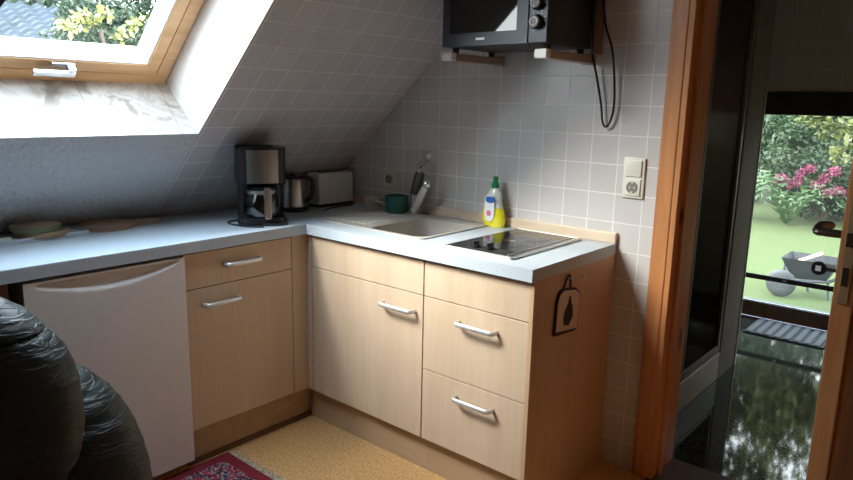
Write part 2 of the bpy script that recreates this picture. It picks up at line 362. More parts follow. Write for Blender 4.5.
# roof window
def frame(u0, u1, v0, v1, t, w0, w1, bev=.003):
    b = newbm(); box(b, (u0,v0,w0), (u1,v0+t,w1), bev); box(b, (u0,v1-t,w0), (u1,v1,w1), bev)
    box(b, (u0,v0+t,w0), (u0+t,v1-t,w1), bev); box(b, (u1-t,v0+t,w0), (u1,v1-t,w1), bev); return b
fr = struct('window_1', frame(UE, US, VS, VT, .050, -WD-.062, -WD+.006), M['pine_w'], mat4=S4)
sash = obj('sash', frame(UE+.058, US-.058, VS+.058, VT-.058, .046, -WD-.062, -WD+.014, .005), M['pine_w'], fr, mat4=S4)
def bead(u0, u1, v0, v1, t, wf, wb):
    b = newbm(); o = [(u0,v0),(u1,v0),(u1,v1),(u0,v1)]; i = [(u0+t,v0+t),(u1-t,v0+t),(u1-t,v1-t),(u0+t,v1-t)]
    A = [b.verts.new((*q,wf)) for q in o]; B = [b.verts.new((*q,wb)) for q in i]; D = [b.verts.new((*q,wb-.01)) for q in o]; E_ = [b.verts.new((*q,wb-.01)) for q in i]
    for k in range(4):
        j = (k+1)%4; b.faces.new((A[k],A[j],B[j],B[k])); b.faces.new((A[j],A[k],D[k],D[j])); b.faces.new((B[k],B[j],E_[j],E_[k])); b.faces.new((D[k],E_[k],E_[j],D[j]))
    return b
obj('glazing_bead', frame(UE+.1035, US-.1035, VS+.1035, VT-.1035, .007, -WD-.064, -WD+.010, .002), M['bead_overlit'], fr, mat4=S4)
obj('gasket', frame(UE+.1095, US-.1095, VS+.1095, VT-.1095, .006, -WD-.070, -WD-.060, 0), M['alu'], fr, mat4=S4)
obj('pane', bx((UE+.11,VS+.11,-WD-.026), (US-.11,VT-.11,-WD-.020)), M['glass'], fr, mat4=S4)
h = newbm(); box(h, (-1.45,VS+.082,-WD+.014), (-1.375,VS+.099,-WD+.022), .002)
box(h, (-1.402,VS+.070,-WD+.018), (-1.378,VS+.096,-WD+.046), .004); box(h, (-1.512,VS+.062,-WD+.034), (-1.378,VS+.084,-WD+.050), .005)
hd = obj('window_handle', h, M['alu'], fr, True, S4); hd['label'] = 'grey metal window handle'
c_ = newbm(); lathe(c_, [(.005,-.002),(.005,.004)], (US-.03, VS+.16, -WD+.0), 12); obj('screw_cap', c_, M['black'], fr, mat4=S4)

# dark curtain hanging at the left of the niche
cu = newbm(); rows = 14; cols = 26; g = []
for j in range(rows+1):
    z = 1.36+(2.02-1.36)*j/rows; row = []
    for i in range(cols+1):
        s = i/cols; y = -1.835 - s*.34 + .26*max(0,(z-1.45)/.5)*(1-s); x = .18 + max(0,(z-1.60))*1.02 + .014*math.sin(s*26+z*2)
        row.append(cu.verts.new((x, y, z)))
    g.append(row)
for j in range(rows):
    for i in range(cols): cu.faces.new((g[j][i], g[j][i+1], g[j+1][i+1], g[j+1][i]))
bmesh.ops.solidify(cu, geom=cu.faces[:], thickness=.004)
tag(obj('curtain', cu, M['curtain'], None, True), 'dark grey curtain hanging at the upper left beside the roof window', 'curtain')

# door frame (pine casing) and open leaf
dc = newbm(); box(dc, (1.256,-.018,0), (1.272,.0,2.10), .004); box(dc, (1.270,-.024,0), (1.317,0,2.10), .005)
df = struct('door_1', dc, M['pine'])
j = newbm(); box(j, (1.315,-.02,0), (1.337,.20,2.04), .002); box(j, (1.337,.03,0), (1.350,.06,2.02), .002); box(j, (2.078,0,0), (2.10,.20,2.04), .002); box(j, (1.315,-.02,2.02), (2.10,.20,2.04), .002)
obj('jamb', j, M['pine'], df)
j = newbm(); box(j, (1.256,-.022,2.04), (2.17,0,2.10), .005); box(j, (2.10,-.022,0), (2.17,0,2.04), .005); obj('casing', j, M['pine'], df)
obj('threshold', bx((1.315,-.03,0), (2.10,.20,.008), .003), plain('threshold wood', (.09,.045,.025), .7), df)
HY = -.012; LX0, LX1 = 1.958, 2.004
ang = math.radians(-3.5)
leafM = Matrix.Translation((2.055, -.03, 0)) @ Matrix.Rotation(0, 4, 'Z')
lf = newbm(); ex, ey = 1.958, -.765
# leaf built along a slightly turned line from hinge to edge
d = Vector((ex-2.012, ey+.035, 0)).normalized(); nrm = Vector((-d.y, d.x, 0)); 
if nrm.x < 0: nrm = -nrm
L4 = Matrix(((d.x, nrm.x, 0, 2.012), (d.y, nrm.y, 0, -.035), (0,0,1,0), (0,0,0,1)))
LL = (Vector((ex,ey,0))-Vector((2.012,-.035,0))).length
box(lf, (0,0,.012), (LL,.040,2.0), .003)
lf2 = newbm(); box(lf2, (0,.040,.03), (LL-.012,.052,.20), .004); box(lf2, (0,.040,1.88), (LL-.012,.052,1.99), .004); box(lf2, (LL-.12,.040,.2), (LL-.012,.052,1.88), .004); box(lf2, (0,.040,.2), (.11,.052,1.88), .004); box(lf2, (.12,.040,.95), (LL-.125,.052,1.06), .004)
leaf = thing('door_leaf', 'open pine door leaf at the right edge with lock plate and key', 'door', (2.012,-.035,0.0))
obj('leaf_panel', lf, M['pine'], leaf, mat4=L4); obj('leaf_moulding', lf2, M['pine'], leaf, mat4=L4)
p_ = bx((LL,.010,1.01), (LL+.003,.030,1.24), .001); lp = obj('lock_plate', p_, M['brass'], leaf, mat4=L4)
p_ = newbm(); box(p_, (LL+.0025,.014,1.05), (LL+.005,.025,1.09)); obj('dead_bolt', p_, M['bronze'], lp, mat4=L4)
p_ = newbm(); box(p_, (LL+.003,.013,1.135), (LL+.012,.026,1.165), .002); obj('latch_bolt', p_, M['bronze'], lp, mat4=L4)
p_ = newbm(); box(p_, (LL-.070,-.006,1.03), (LL-.035,.0,1.19), .002)
esc = obj('backplate', p_, M['bronze'], leaf, mat4=L4)
p_ = newbm(); sweep(p_, smooth_path([(LL-.052,-.004,1.15),(LL-.052,-.045,1.15),(LL-.060,-.060,1.15),(LL-.11,-.066,1.155),(LL-.165,-.062,1.15)]), [.009]*24+[.010]*9, 10, 1.2)
obj('door_handle', p_, M['bronze'], leaf, True, L4)
p_ = newbm(); sweep(p_, [(LL-.052,-.002,1.068),(LL-.052,-.030,1.068)], .004, 8); obj('key', p_, M['bronze'], leaf, True, L4)
p_ = newbm(); lathe(p_, [(.004,-.003),(.015,-.003),(.016,0),(.015,.003),(.004,.003)], (LL-.052,-.045,1.068), 20, axis=0)
kb = obj('key_bow', p_, M['black'], leaf, True, L4); p_ = bx((LL-.0485,-.051,1.062), (LL-.0475,-.040,1.074)); obj('key_label', p_, M['label'], kb, mat4=L4)
for z in (.22, 1.78): obj('hinge', lathe(newbm(), [(.008,z),(.008,z+.09)], (0.0,.052,0), 12), M['nickel'], leaf, mat4=L4)

# ------------------------------------------------------------------ hall beyond the door
HX = 1.195
struct('floor_hall', bx((.2,.0,-.05), (2.75,2.52,-.001)), M['granite'])
struct('wall_hall_right', bx((2.7,.17,0), (2.75,2.52,ZC)), M['room_white'])
struct('ceiling_hall', bx((.2,.17,ZC), (2.75,2.72,ZC+.05)), M['room_white'])
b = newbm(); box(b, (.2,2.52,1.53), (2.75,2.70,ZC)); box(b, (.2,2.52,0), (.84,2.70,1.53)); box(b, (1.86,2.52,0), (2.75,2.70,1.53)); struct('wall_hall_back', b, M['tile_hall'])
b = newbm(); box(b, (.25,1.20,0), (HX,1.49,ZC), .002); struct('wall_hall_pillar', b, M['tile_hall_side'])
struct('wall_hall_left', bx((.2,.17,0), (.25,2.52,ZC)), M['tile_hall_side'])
tr = newbm()
box(tr, (HX,1.478,0), (HX+.004,1.492,ZC)); struct('trim_2', tr, plain('corner trim', (.30,.30,.27), .5))
# shower
sh = thing('shower_enclosure', 'dark shower cubicle with white tray left of the hall door view', 'shower', (.72,.7,0))
t = newbm(); box(t, (.25,.18,0), (HX,1.20,.15), .006); box(t, (.33,.26,.12), (HX-.09,1.12,.151)); obj('shower_tray', t, M['tray_w'], sh)
t = newbm(); box(t, (HX-.035,.18,.15), (HX-.005,1.20,.19), .004); box(t, (HX-.035,1.165,.19), (HX-.005,1.20,2.0), .003); box(t, (HX-.035,.18,.19), (HX-.005,.21,2.0), .003); box(t, (HX-.035,.18,2.0), (HX-.005,1.2,2.04), .003); box(t, (HX-.03,.66,.19), (HX-.01,.69,2.0), .003)
obj('shower_frame', t, plain('shower frame', (.10,.085,.075), .55), sh)
obj('shower_pane', bx((HX-.022,.21,.19), (HX-.018,1.165,2.0)), M['shower'], sh)
# glazed garden door
b = newbm(); box(b, (.84,2.53,0), (1.86,2.58,.105), .004); box(b, (.84,2.53,.105), (.90,2.58,1.385), .004); box(b, (1.80,2.53,.105), (1.86,2.58,1.385), .004)
gd = struct('window_2', b, M['dark_wood'])
obj('shutter_box', bx((.84,2.50,1.383), (1.86,2.60,1.53), .004), M['lintel'], gd)
obj('pane', bx((.90,2.55,.105), (1.80,2.556,1.383)), M['glass_door'], gd)
r_ = newbm(); box(r_, (.90,2.535,.265), (1.80,2.549,.300), .003); rl = obj('crossbar', r_, M['rail'], gd)
obj('bar_label', bx((1.165,2.5335,.276), (1.19,2.5352,.290)), M['label'], rl)
obj('bottom_strip', bx((.84,2.515,.105), (1.86,2.531,.118), .002), M['alu'], gd)
# striped doormat
dm = thing('doormat', 'dark striped rubber doormat on the hall floor before the glass door', 'doormat', (1.28,2.30,0))
obj('mat_base', bx((1.06,2.12,0), (1.52,2.49,.008), .003), M['mat_dark'], dm)
b = newbm()
for k in range(8): box(b, (1.073+k*.056,2.13,.0075), (1.073+k*.056+.034,2.48,.013), .002)
obj('mat_ribs', b, M['mat_grey'], dm)

# ------------------------------------------------------------------ kitchen units
XE = 1.1136; H = .9
wt = newbm()
prism(wt, [(-.583,-.001),(-.583,-2.45),(0,-2.45),(0,-.6),(0,-.001)], 2, H-.042, H)
bmesh.ops.bevel(wt, geom=[e for e in wt.edges if e.calc_length() > .3 and all(v.co.z > .89 for v in e.verts)], offset=.003, segments=2, affect='EDGES')
tag(obj('worktop', wt, M['top']), 'left grey speckled worktop running under the roof window over the fridge', 'worktop')
# right worktop with cut-out for the bowl
BW = (.235,.542,-.478,-.110)
wt = newbm(); z0, z1 = H-.042, H
def ringslab(bm, outer, inner, z0, z1):
    (ax,bx_,ay,by), (cx,dx,cy,dy) = outer, inner
    for lo, hi in (((ax,ay),(cx,by)), ((dx,ay),(bx_,by)), ((cx,ay),(dx,cy)), ((cx,dy),(dx,by))): box(bm, (lo[0],lo[1],z0), (hi[0],hi[1],z1))
    bmesh.ops.remove_doubles(bm, verts=bm.verts[:], dist=1e-5)
ringslab(wt, (.0005,XE,-.6,-.001), BW, z0, z1)
bf = [f for f in wt.faces if False]
tag(obj('worktop', wt, M['top_edge']), 'right grey speckled worktop holding the sink and hob', 'worktop')
# upstand
b = newbm(); box(b, (-.50,-.019,H), (XE+.003,-.0005,H+.042), .005); tag(obj('upstand', b, M['maple_x']), 'light wooden upstand strip behind the sink and hob along the tiled wall', 'upstand')
def bow(name, parent, a, b_, out, r=.0090):
    a = Vector(a); b_ = Vector(b_); o = Vector(out); e = (b_-a).normalized()*.012
    pts = [a, a+o*.55, a+o*.85+e*.25, a+o+e, b_+o-e, b_+o*.85-e*.25, b_+o*.55, b_]
    m_ = newbm(); sweep(m_, pts, r, 12, .62); return obj(name, m_, M['nickel'], parent, True)
GRP = None
def front(name, parent, lo, hi): return obj(name, bx(lo, hi, .0018), M['maple'], parent)
# sink cabinet
ct = H-.042
c = thing('sink_cabinet', 'light maple cabinet under the sink with one wide door', 'cabinet', (.33,-.3,0))
b = newbm(); box(b, (.004,-.560,.15), (.020,-.004,ct)); box(b, (.626,-.560,.15), (.642,-.004,ct)); box(b, (.020,-.56,.15), (.626,-.004,.166)); obj('carcass', b, M['panel'], c)
front('fascia', c, (.012,-.580,.7175), (.6415,-.561,.850)); dr = front('door', c, (.012,-.580,.15), (.6415,-.561,.7145))
bow('handle', dr, (.440,-.580,.648), (.604,-.580,.648), (0,-.032,0))
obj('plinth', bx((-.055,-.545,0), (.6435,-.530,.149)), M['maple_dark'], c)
# hob cabinet
c = thing('hob_cabinet', 'light maple drawer cabinet under the hob with exposed side panel', 'cabinet', (.88,-.3,0))
b = newbm(); box(b, (.6465,-.560,.15), (.662,-.004,ct)); box(b, (.662,-.56,.15), (1.094,-.004,.166)); obj('carcass', b, M['panel'], c)
front('fascia', c, (.6475,-.580,.7175), (1.0965,-.561,.850))
d1 = front('drawer', c, (.6475,-.580,.4335), (1.0965,-.561,.7145)); d2 = front('drawer', c, (.6475,-.580,.15), (1.0965,-.561,.4305))
bow('handle', d1, (.815,-.580,.654), (.975,-.580,.654), (0,-.032,0)); bow('handle', d2, (.812,-.580,.370), (.972,-.580,.370), (0,-.032,0))
sp = obj('side_panel', bx((1.0975,-.583,0), (1.1135,-.004,ct), .001), M['panel'], c); sp['label'] = 'maple end panel with shade put into its colour'
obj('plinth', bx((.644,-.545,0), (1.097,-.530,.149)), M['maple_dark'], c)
kn = newbm(); lathe(kn, [(.002,0),(.007,.001),(.008,.006),(.004,.010),(.001,.011)], (1.1135,-.262,.815), 14, axis=0); obj('plastic_cap', kn, M['cream_pl'], c, True)
# left cabinet
c = thing('drawer_cabinet', 'light maple cabinet left of the corner with one drawer above a door', 'cabinet', (-.3,-.9,0))
b = newbm(); box(b, (-.59,-1.148,.15), (-.040,-1.132,ct)); box(b, (-.59,-.676,.15), (-.040,-.660,ct)); box(b, (-.59,-1.132,.15), (-.040,-.676,.166)); obj('carcass', b, M['panel'], c)
d1 = front('drawer', c, (-.039,-1.1535,.7155), (-.020,-.6625,.850)); d2 = front('door', c, (-.039,-1.1535,.155), (-.020,-.6625,.7125))
bow('handle', d1, (-.020,-.985,.789), (-.020,-.830,.789), (.032,0,0)); bow('handle', d2, (-.020,-1.080,.648), (-.020,-.932,.648), (.032,0,0))
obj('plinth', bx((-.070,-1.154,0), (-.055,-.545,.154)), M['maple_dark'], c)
obj('skirting', bx((-.055,-1.154,0), (-.046,-.545,.022), .003), M['dark_wood'], c)
b = newbm(); box(b, (-.039,-.660,.152), (-.020,-.561,ct)); box(b, (-.020,-.580,.152), (.009,-.561,ct)); tag(obj('corner_filler', b, M['maple']), 'narrow light maple filler strip in the inner corner between the cabinets', 'filler')
# far-left cabinet beyond the fridge
c = thing('end_cabinet', 'dark brown wooden unit left of the fridge behind the armchair', 'cabinet', (-.3,-2.05,0))
b = newbm(); box(b, (-.59,-1.75,0), (-.03,-1.725,ct)); box(b, (-.59,-2.42,0), (-.03,-2.395,ct)); box(b, (-.58,-2.395,.05), (-.05,-1.75,.07)); obj('carcass', b, M['dark_wood'], c)
obj('door', bx((-.030,-2.42,.05), (-.012,-1.727,ct-.004), .002), M['dark_wood'], c)

# fridge with recessed grip
f = thing('fridge', 'white under-counter fridge with a curved recessed grip', 'fridge', (-.3,-1.42,0))
FY0, FY1 = -1.690, -1.1575
obj('fridge_body', bx((-.57,FY0+.005,.03), (-.050,FY1-.004,.845), .004), M['fridge'], f)
b = newbm(); nx, nz = 80, 130; gx = []
for jz in range(nz+1):
    z = .045+(.846-.045)*jz/nz; row = []
    for ix in range(nx+1):
        y = FY0+(FY1-FY0)*ix/nx; s = (y-(FY0+.035))/(FY1-FY0-.06); dep = 0
        if 0 < s < 1:
            lowz = .832 - .046*math.sin(PI*s)**.8
            if lowz < z < .836: dep = .016*min(1,(z-lowz)/.014)
        row.append(b.verts.new((-.004-dep, y, z)))
    gx.append(row)
for jz in range(nz):
    for ix in range(nx): b.faces.new((gx[jz][ix], gx[jz][ix+1], gx[jz+1][ix+1], gx[jz+1][ix]))
ed = [e for e in b.edges if e.is_boundary]; r_ = bmesh.ops.extrude_edge_only(b, edges=ed); 
for v in [q for q in r_['geom'] if isinstance(q, bmesh.types.BMVert)]: v.co.x = -.046
fd = obj('fridge_door', b, M['fridge'], f, True)
for y in (FY0+.05, FY1-.05):
    for x in (-.52,-.09): obj('foot', lathe(newbm(), [(.016,0),(.016,.03)], (x,y,0), 14), M['black'], f)

# ------------------------------------------------------------------ sink
sk = thing('kitchen_sink', 'beige composite sink with ribbed drainer set into the right worktop', 'sink', (.17,-.27,H))
X0, X1, Y0, Y1 = -.075, .560, -.500, -.060; zt = H+.006
b = newbm()
def slab_with_bowl(bm):
    cx, dx, cy, dy = BW; ix = 10
    # rounded inner loop and outer loop bridged on the top face, then the bowl walls
    def rr(x0,x1,y0,y1,r,n=6):
        P = []
        for (px,py,a) in ((x1-r,y1-r,0),(x0+r,y1-r,90),(x0+r,y0+r,180),(x1-r,y0+r,270)):
            for k in range(n+1): t = math.radians(a+90*k/n); P.append((px+r*math.cos(t), py+r*math.sin(t)))
        return P
    specs = [(X0,X1,Y0,Y1,.020,H+.0005), (X0,X1,Y0,Y1,.020,zt-.001), (X0+.003,X1-.003,Y0+.003,Y1-.003,.018,zt),
             (cx-.006,dx+.006,cy-.006,dy+.006,.060,zt), (cx+.002,dx-.002,cy+.002,dy-.002,.058,zt-.006), (cx+.008,dx-.008,cy+.008,dy-.008,.055,H-.10), (cx+.03,dx-.03,cy+.03,dy-.03,.05,H-.135), (cx+.11,dx-.11,cy+.14,dy-.14,.02,H-.14)]
    loops = [[bm.verts.new((*q,s[5])) for q in rr(*s[:5])] for s in specs]
    for A, B in zip(loops, loops[1:]):
        n = len(A)
        for k in range(n): bm.faces.new((A[k],A[(k+1)%n],B[(k+1)%n],B[k]))
    bm.faces.new(loops[-1])
slab_with_bowl(b); basin = obj('basin', b, M['sink'], sk, True)
b = newbm()
for k in range(9): sweep(b, [(X0+.025,-.44+k*.032,zt+.0005),(.205,-.44+k*.032,zt+.0005)], .003, 8)
obj('drainer_ribs', b, M['sink'], sk, True)
b = newbm(); lathe(b, [(.030,0),(.032,.002),(.014,.003),(.012,.001)], (.387,-.29,H-.139), 24); obj('drain', b, M['steel'], sk, True)
# the front corner of the rim is bright edged
# faucet
fa = thing('mixer_tap', 'chrome mixer tap with raised lever behind the sink', 'tap', (.150,-.082,zt))
b = newbm(); lathe(b, [(.026,0),(.026,.006),(.019,.010),(.018,.085),(.020,.088),(.020,.10)], (.150,-.082,zt), 24); obj('base', b, M['chrome'], fa, True)
b = newbm(); sweep(b, [(.152,-.082,zt+.095),(.168,-.082,zt+.15),(.182,-.082,zt+.195)], [.024,.025,.022], 20); lb = obj('cartridge', b, plain('gunmetal', (.10,.10,.10), .3, metal=.8), fa, True)
b = newbm(); sweep(b, [(.172,-.082,zt+.185),(.172,-.082,zt+.222)], .011, 12); sweep(b, [(.166,-.082,zt+.214),(.184,-.084,zt+.232),(.222,-.088,zt+.258),(.240,-.090,zt+.268)], [.013,.015,.016,.017], 16); obj('lever', b, M['chrome'], fa, True)
b = newbm(); sweep(b, [(.158,-.100,zt+.012),(.205,-.104,zt+.088),(.238,-.106,zt+.140)], [.015,.017,.016], 16); obj('spout', b, M['nickel'], fa, True)
b = newbm(); superell(b, (.243,-.107,zt+.148), (.020,.020,.020), 2, 24, 16); obj('spray_head', b, M['chrome'], fa, True)

# teal sponge pot and brush
b = newbm(); lathe(b, [(.001,0),(.044,0),(.050,.004),(.055,.080),(.052,.080),(.046,.008),(.001,.008)], (.068,-.118,zt), 28)
tag(obj('sponge_pot', b, M['teal'], None, True), 'dark teal plastic pot standing left of the mixer tap', 'pot')
br_ = thing('dish_brush', 'white dish brush lying at the wall left of the teal pot', 'brush', (-.12,-.08,H))
b = newbm(); sweep(b, smooth_path([(-.02,-.06,H+.028),(-.08,-.055,H+.030),(-.135,-.055,H+.034)]), .005, 8, 1.6); obj('handle', b, M['white_pl'], br_, True)
b = newbm(); box(b, (-.185,-.085,H+.024), (-.130,-.035,H+.050), .008); obj('head', b, M['white_pl'], br_, True)
b = newbm(); box(b, (-.182,-.080,H+.0), (-.133,-.040,H+.026), .004); obj('bristles', b, M['cream_pl'], br_, True)

# detergent bottle
dx_, dy_ = .578, -.049
dt = thing('detergent_bottle', 'yellow washing-up liquid bottle with green cap by the hob', 'bottle', (dx_,dy_,H))
def bottle_shell(z0, z1, infl=0):
    b = newbm(); prof = [(0,.040,.022),(.006,.044,.024),(.03,.050,.026),(.055,.049,.026),(.085,.040,.024),(.115,.034,.023),(.14,.032,.021),(.155,.026,.018),(.168,.016,.014),(.175,.012,.012)]
    rings = []
    def at(z):
        for (a,rx,ry),(c2,sx,sy) in zip(prof, prof[1:]):
            if a <= z <= c2: t = (z-a)/(c2-a); return rx+(sx-rx)*t, ry+(sy-ry)*t
        return prof[-1][1:]
    N = 14
    for i in range(N+1):
        z = z0+(z1-z0)*i/N; rx, ry = at(z)
        off = -.006*math.sin(PI*z/.175)
        rings.append([b.verts.new((dx_+off+(rx+infl)*math.cos(t), dy_+(ry+infl)*math.sin(t), H+z)) for t in (2*PI*k/28 for k in range(28))])
    for A, B in zip(rings, rings[1:]):
        for k in range(28): b.faces.new((A[k],A[(k+1)%28],B[(k+1)%28],B[k]))
    b.faces.new(rings[0][::-1]); b.faces.new(rings[-1]); return b
B4 = Matrix.Translation((dx_,dy_,H)) @ Matrix.Diagonal((1.16,1.0,.96,1)) @ Matrix.Translation((-dx_,-dy_,-H))
obj('liquid', bottle_shell(0,.085), M['liquid'], dt, True, B4); obj('bottle_body', bottle_shell(.085,.175), M['clearpl'], dt, True, B4)
def patch(cx, cz, w, h_, off, seg=14, n=20):
    b = newbm(); vs = []
    for k in range(n):
        t = 2*PI*k/n; x = cx+w*math.copysign(abs(math.cos(t))**.7, math.cos(t)); z = cz+h_*math.copysign(abs(math.sin(t))**.7, math.sin(t))
        q = max(-1, min(1, (x-dx_)/.052)); vs.append(b.verts.new((x, dy_-.0275*math.sqrt(max(0,1-q*q))-off, H+z)))
    f_ = b.faces.new(vs); bmesh.ops.solidify(b, geom=[f_], thickness=.0012); return b
B4 = Matrix.Translation((dx_,dy_,H)) @ Matrix.Diagonal((1.16,1.0,.96,1)) @ Matrix.Translation((-dx_,-dy_,-H))
lb = obj('label', patch(dx_-.010,.085,.024,.060,.0010), M['label'], dt, mat4=B4); lb['label'] = 'white front label with blue badge'
obj('badge', patch(dx_-.006,.122,.020,.014,.0028), M['blue'], lb, mat4=B4); obj('print', patch(dx_-.010,.062,.010,.012,.0028), M['pink'], lb, mat4=B4)
b = newbm(); lathe(b, [(.015,.172),(.015,.192),(.010,.196),(.009,.212),(.011,.214),(.010,.222),(.002,.224)], (dx_-.002,dy_,H), 20); cp = obj('cap', b, M['green'], dt, True, B4)

# ------------------------------------------------------------------ hob
hb = thing('ceramic_hob', 'black ceramic hob with two knobs and metal trim strips', 'hob', (.85,-.28,H))
hx0, hx1, hy0, hy1 = .697, .990, -.530, -.050
obj('glass_top', bx((hx0+.004,hy0+.006,H+.0005), (hx1-.004,hy1-.004,H+.008), .002), M['black_gloss'], hb)
b = newbm(); box(b, (hx0,hy0,H+.0005), (hx0+.005,hy1,H+.0095), .001); box(b, (hx1-.007,hy0,H+.0005), (hx1,hy1,H+.0105), .001); box(b, (hx0,hy0,H+.0005), (hx1,hy0+.007,H+.0095), .001); box(b, (hx0,hy1-.005,H+.0005), (hx1,hy1,H+.0095), .001); box(b, (hx1-.034,hy0+.02,H+.008), (hx1-.030,hy1-.02,H+.0105), .0005)
obj('trim', b, M['steel'], hb)
b = newbm(); box(b, (hx0+.075,hy0+.010,H+.0078), (hx1-.04,hy0+.085,H+.0086)); obj('control_strip', b, M['deepblack'], hb)
def hring(cx, cy, r):
    b = newbm(); sweep(b, [(cx+r*math.cos(t), cy+r*math.sin(t), H+.0079) for t in (2*PI*k/48 for k in range(48))], .0009, 6, closed=True); return obj('heating_zone', b, plain('ring print', (.06,.06,.06), .3), hb)
hring(.835,-.355,.072); hring(.835,-.165,.085)
for kx in (.800,.860):
    b = newbm(); lathe(b, [(.017,.008),(.018,.012),(.016,.020),(.013,.022),(.002,.023)], (kx,hy0+.050,H), 20); box(b, (kx-.004,hy0+.034,H+.018), (kx+.004,hy0+.066,H+.032), .002); obj('knob', b, M['black'], hb, True)

# ------------------------------------------------------------------ coffee maker
CMX, CMY = -.163, -.705; ca = math.atan2(-2.395-CMY, 2.202-CMX) + PI/2 + .10    # local -y faces the room
CM = Matrix.Translation((CMX,CMY,H)) @ Matrix.Rotation(ca, 4, 'Z') @ Matrix.Scale(1.05, 4)
cm = thing('coffee_maker', 'black filter coffee maker with steel front panel on the left worktop', 'coffee maker', (CMX,CMY,H), ca)
def rprism(x0,x1,y0,y1,r,z0,z1,n=6,taper=0):
    P = []
    for (px,py,a) in ((x1-r,y1-r,0),(x0+r,y1-r,90),(x0+r,y0+r,180),(x1-r,y0+r,270)):
        for k in range(n+1): t = math.radians(a+90*k/n); P.append((px+r*math.cos(t), py+r*math.sin(t)))
    b = newbm(); prism(b, P, 2, z0, z1); return b
b = rprism(-.088,.088,-.085,.075,.03,0,.030); q = rprism(-.096,.100,-.098,.060,.045,0,.012); 
obj('base', b, M['black'], cm, True, CM); obj('warming_plate', q, M['black_gloss'], cm, True, CM)
b = rprism(-.086,.086,.030,.078,.02,.030,.170); obj('column', b, M['black'], cm, True, CM)
b = rprism(-.094,.092,-.080,.080,.03,.165,.305); bmesh.ops.bevel(b, geom=[e for e in b.edges if all(abs(v.co.z-.305)<1e-4 for v in e.verts)], offset=.006, segments=2, affect='EDGES')
hdm = obj('filter_housing', b, M['black'], cm, True, CM)
b = newbm(); n_ = 14; A = []; 
for k in range(n_+1):
    x = -.060+.120*k/n_; y = -.0815-.016*(1-((x)/.063)**2); A.append((x,y))
for (zz,) in ((.172,),(.290,)): pass
va = [b.verts.new((x,y,.168)) for x,y in A]; vb = [b.verts.new((x,y,.296)) for x,y in A]
for k in range(n_): b.faces.new((va[k],va[k+1],vb[k+1],vb[k]))
bmesh.ops.solidify(b, geom=b.faces[:], thickness=.003); obj('steel_panel', b, M['steel'], hdm, True, CM)
b = newbm(); box(b, (-.05,-.04,.305), (.05,.05,.309), .002); obj('lid', b, M['black'], cm, True, CM)
b = newbm(); lathe(b, [(.050,.031),(.066,.036),(.072,.060),(.068,.095),(.055,.125),(.052,.138),(.050,.138),(.052,.125),(.065,.095),(.069,.060),(.063,.038),(.048,.034)], (0,-.022,0), 32); cf = obj('carafe', b, M['carafe'], cm, True, CM)
b = newbm(); lathe(b, [(.052,.136),(.056,.138),(.056,.150),(.03,.156),(.001,.157)], (0,-.022,0), 28); obj('carafe_lid', b, M['black'], cf, True, CM)
b = newbm(); lathe(b, [(.0555,.122),(.0575,.123),(.0575,.136),(.0545,.137)], (0,-.022,0), 28); obj('carafe_band', b, M['steel'], cf, True, CM)
b = newbm(); box(b, (.002,-.118,.030), (.028,-.090,.152), .006); box(b, (.004,-.100,.130), (.026,-.068,.152), .005); obj('carafe_handle', b, M['steel'], cf, True, CM)
# cord loop on the worktop
b = newbm(); sweep(b, smooth_path([(-.21,-.72,H+.010),(-.25,-.765,H+.0045),(-.245,-.815,H+.0045),(-.18,-.835,H+.0045),(-.10,-.815,H+.0045),(-.052,-.775,H+.0045)]), .0035, 8); obj('power_cord', b, M['rubber'], cm, True)

# kettle
KX, KY = -.335, -.400
kt = thing('electric_kettle', 'small steel electric kettle with black handle behind the coffee maker', 'kettle', (KX,KY,H))
b = newbm(); lathe(b, [(.070,0),(.072,.004),(.070,.016),(.04,.018)], (KX,KY,H), 32); obj('power_base', b, M['black'], kt, True)
b = newbm(); lathe(b, [(.060,.019),(.066,.022),(.064,.08),(.056,.140),(.052,.150),(.02,.152)], (KX,KY,H), 36); obj('body', b, M['steel'], kt, True)
b = newbm(); lathe(b, [(.050,.151),(.048,.158),(.02,.163),(.012,.164),(.011,.172),(.002,.173)], (KX,KY,H), 28); obj('lid', b, M['black'], kt, True)
b = newbm(); hv = Vector((.62,.30,0)).normalized(); q = lambda r,z: Vector((KX,KY,H+z))+hv*r
sweep(b, smooth_path([q(.030,.155),q(.065,.160),q(.095,.150),q(.102,.115),q(.092,.070),q(.066,.045)]), .0095, 12, 1.3); obj('handle', b, M['black'], kt, True)
b = newbm(); prism(b, [(-.012,.115),(.012,.115),(.016,.148),(-.016,.148)], 1, 0, .03); b.transform(Matrix.Translation((KX,KY,H)) @ Matrix.Rotation(math.atan2(-.4,-1)+PI/2*1+PI, 4, 'Z') @ Matrix.Translation((0,.045,0))); obj('spout', b, M['steel'], kt)
# toaster
TX0, TX1, TY0, TY1 = -.405, -.305, -.265, -.040
to = thing('toaster', 'white long-slot toaster in the dark corner beside the kettle', 'toaster', (-.345,-.155,H))
b = newbm(); prism(b, [(TX0,H+.012),(TX1,H+.012),(TX1-.004,H+.157),(TX1-.016,H+.165),(TX0+.016,H+.165),(TX0+.004,H+.145)], 1, TY0, TY1)
bmesh.ops.bevel(b, geom=b.edges[:], offset=.004, segments=2, affect='EDGES'); obj('housing', b, M['white_pl'], to, True)
b = newbm(); box(b, (TX0+.004,TY0+.008,H), (TX1-.004,TY1-.008,H+.014)); obj('base', b, M['black'], to)
b = newbm(); box(b, (TX0+.040,TY0+.03,H+.1645), (TX0+.070,TY1-.03,H+.1660)); obj('slot', b, M['deepblack'], to)
b = newbm(); box(b, (-.360,TY0-.012,H+.09), (-.336,TY0+.002,H+.104), .002); obj('lever', b, M['black'], to)
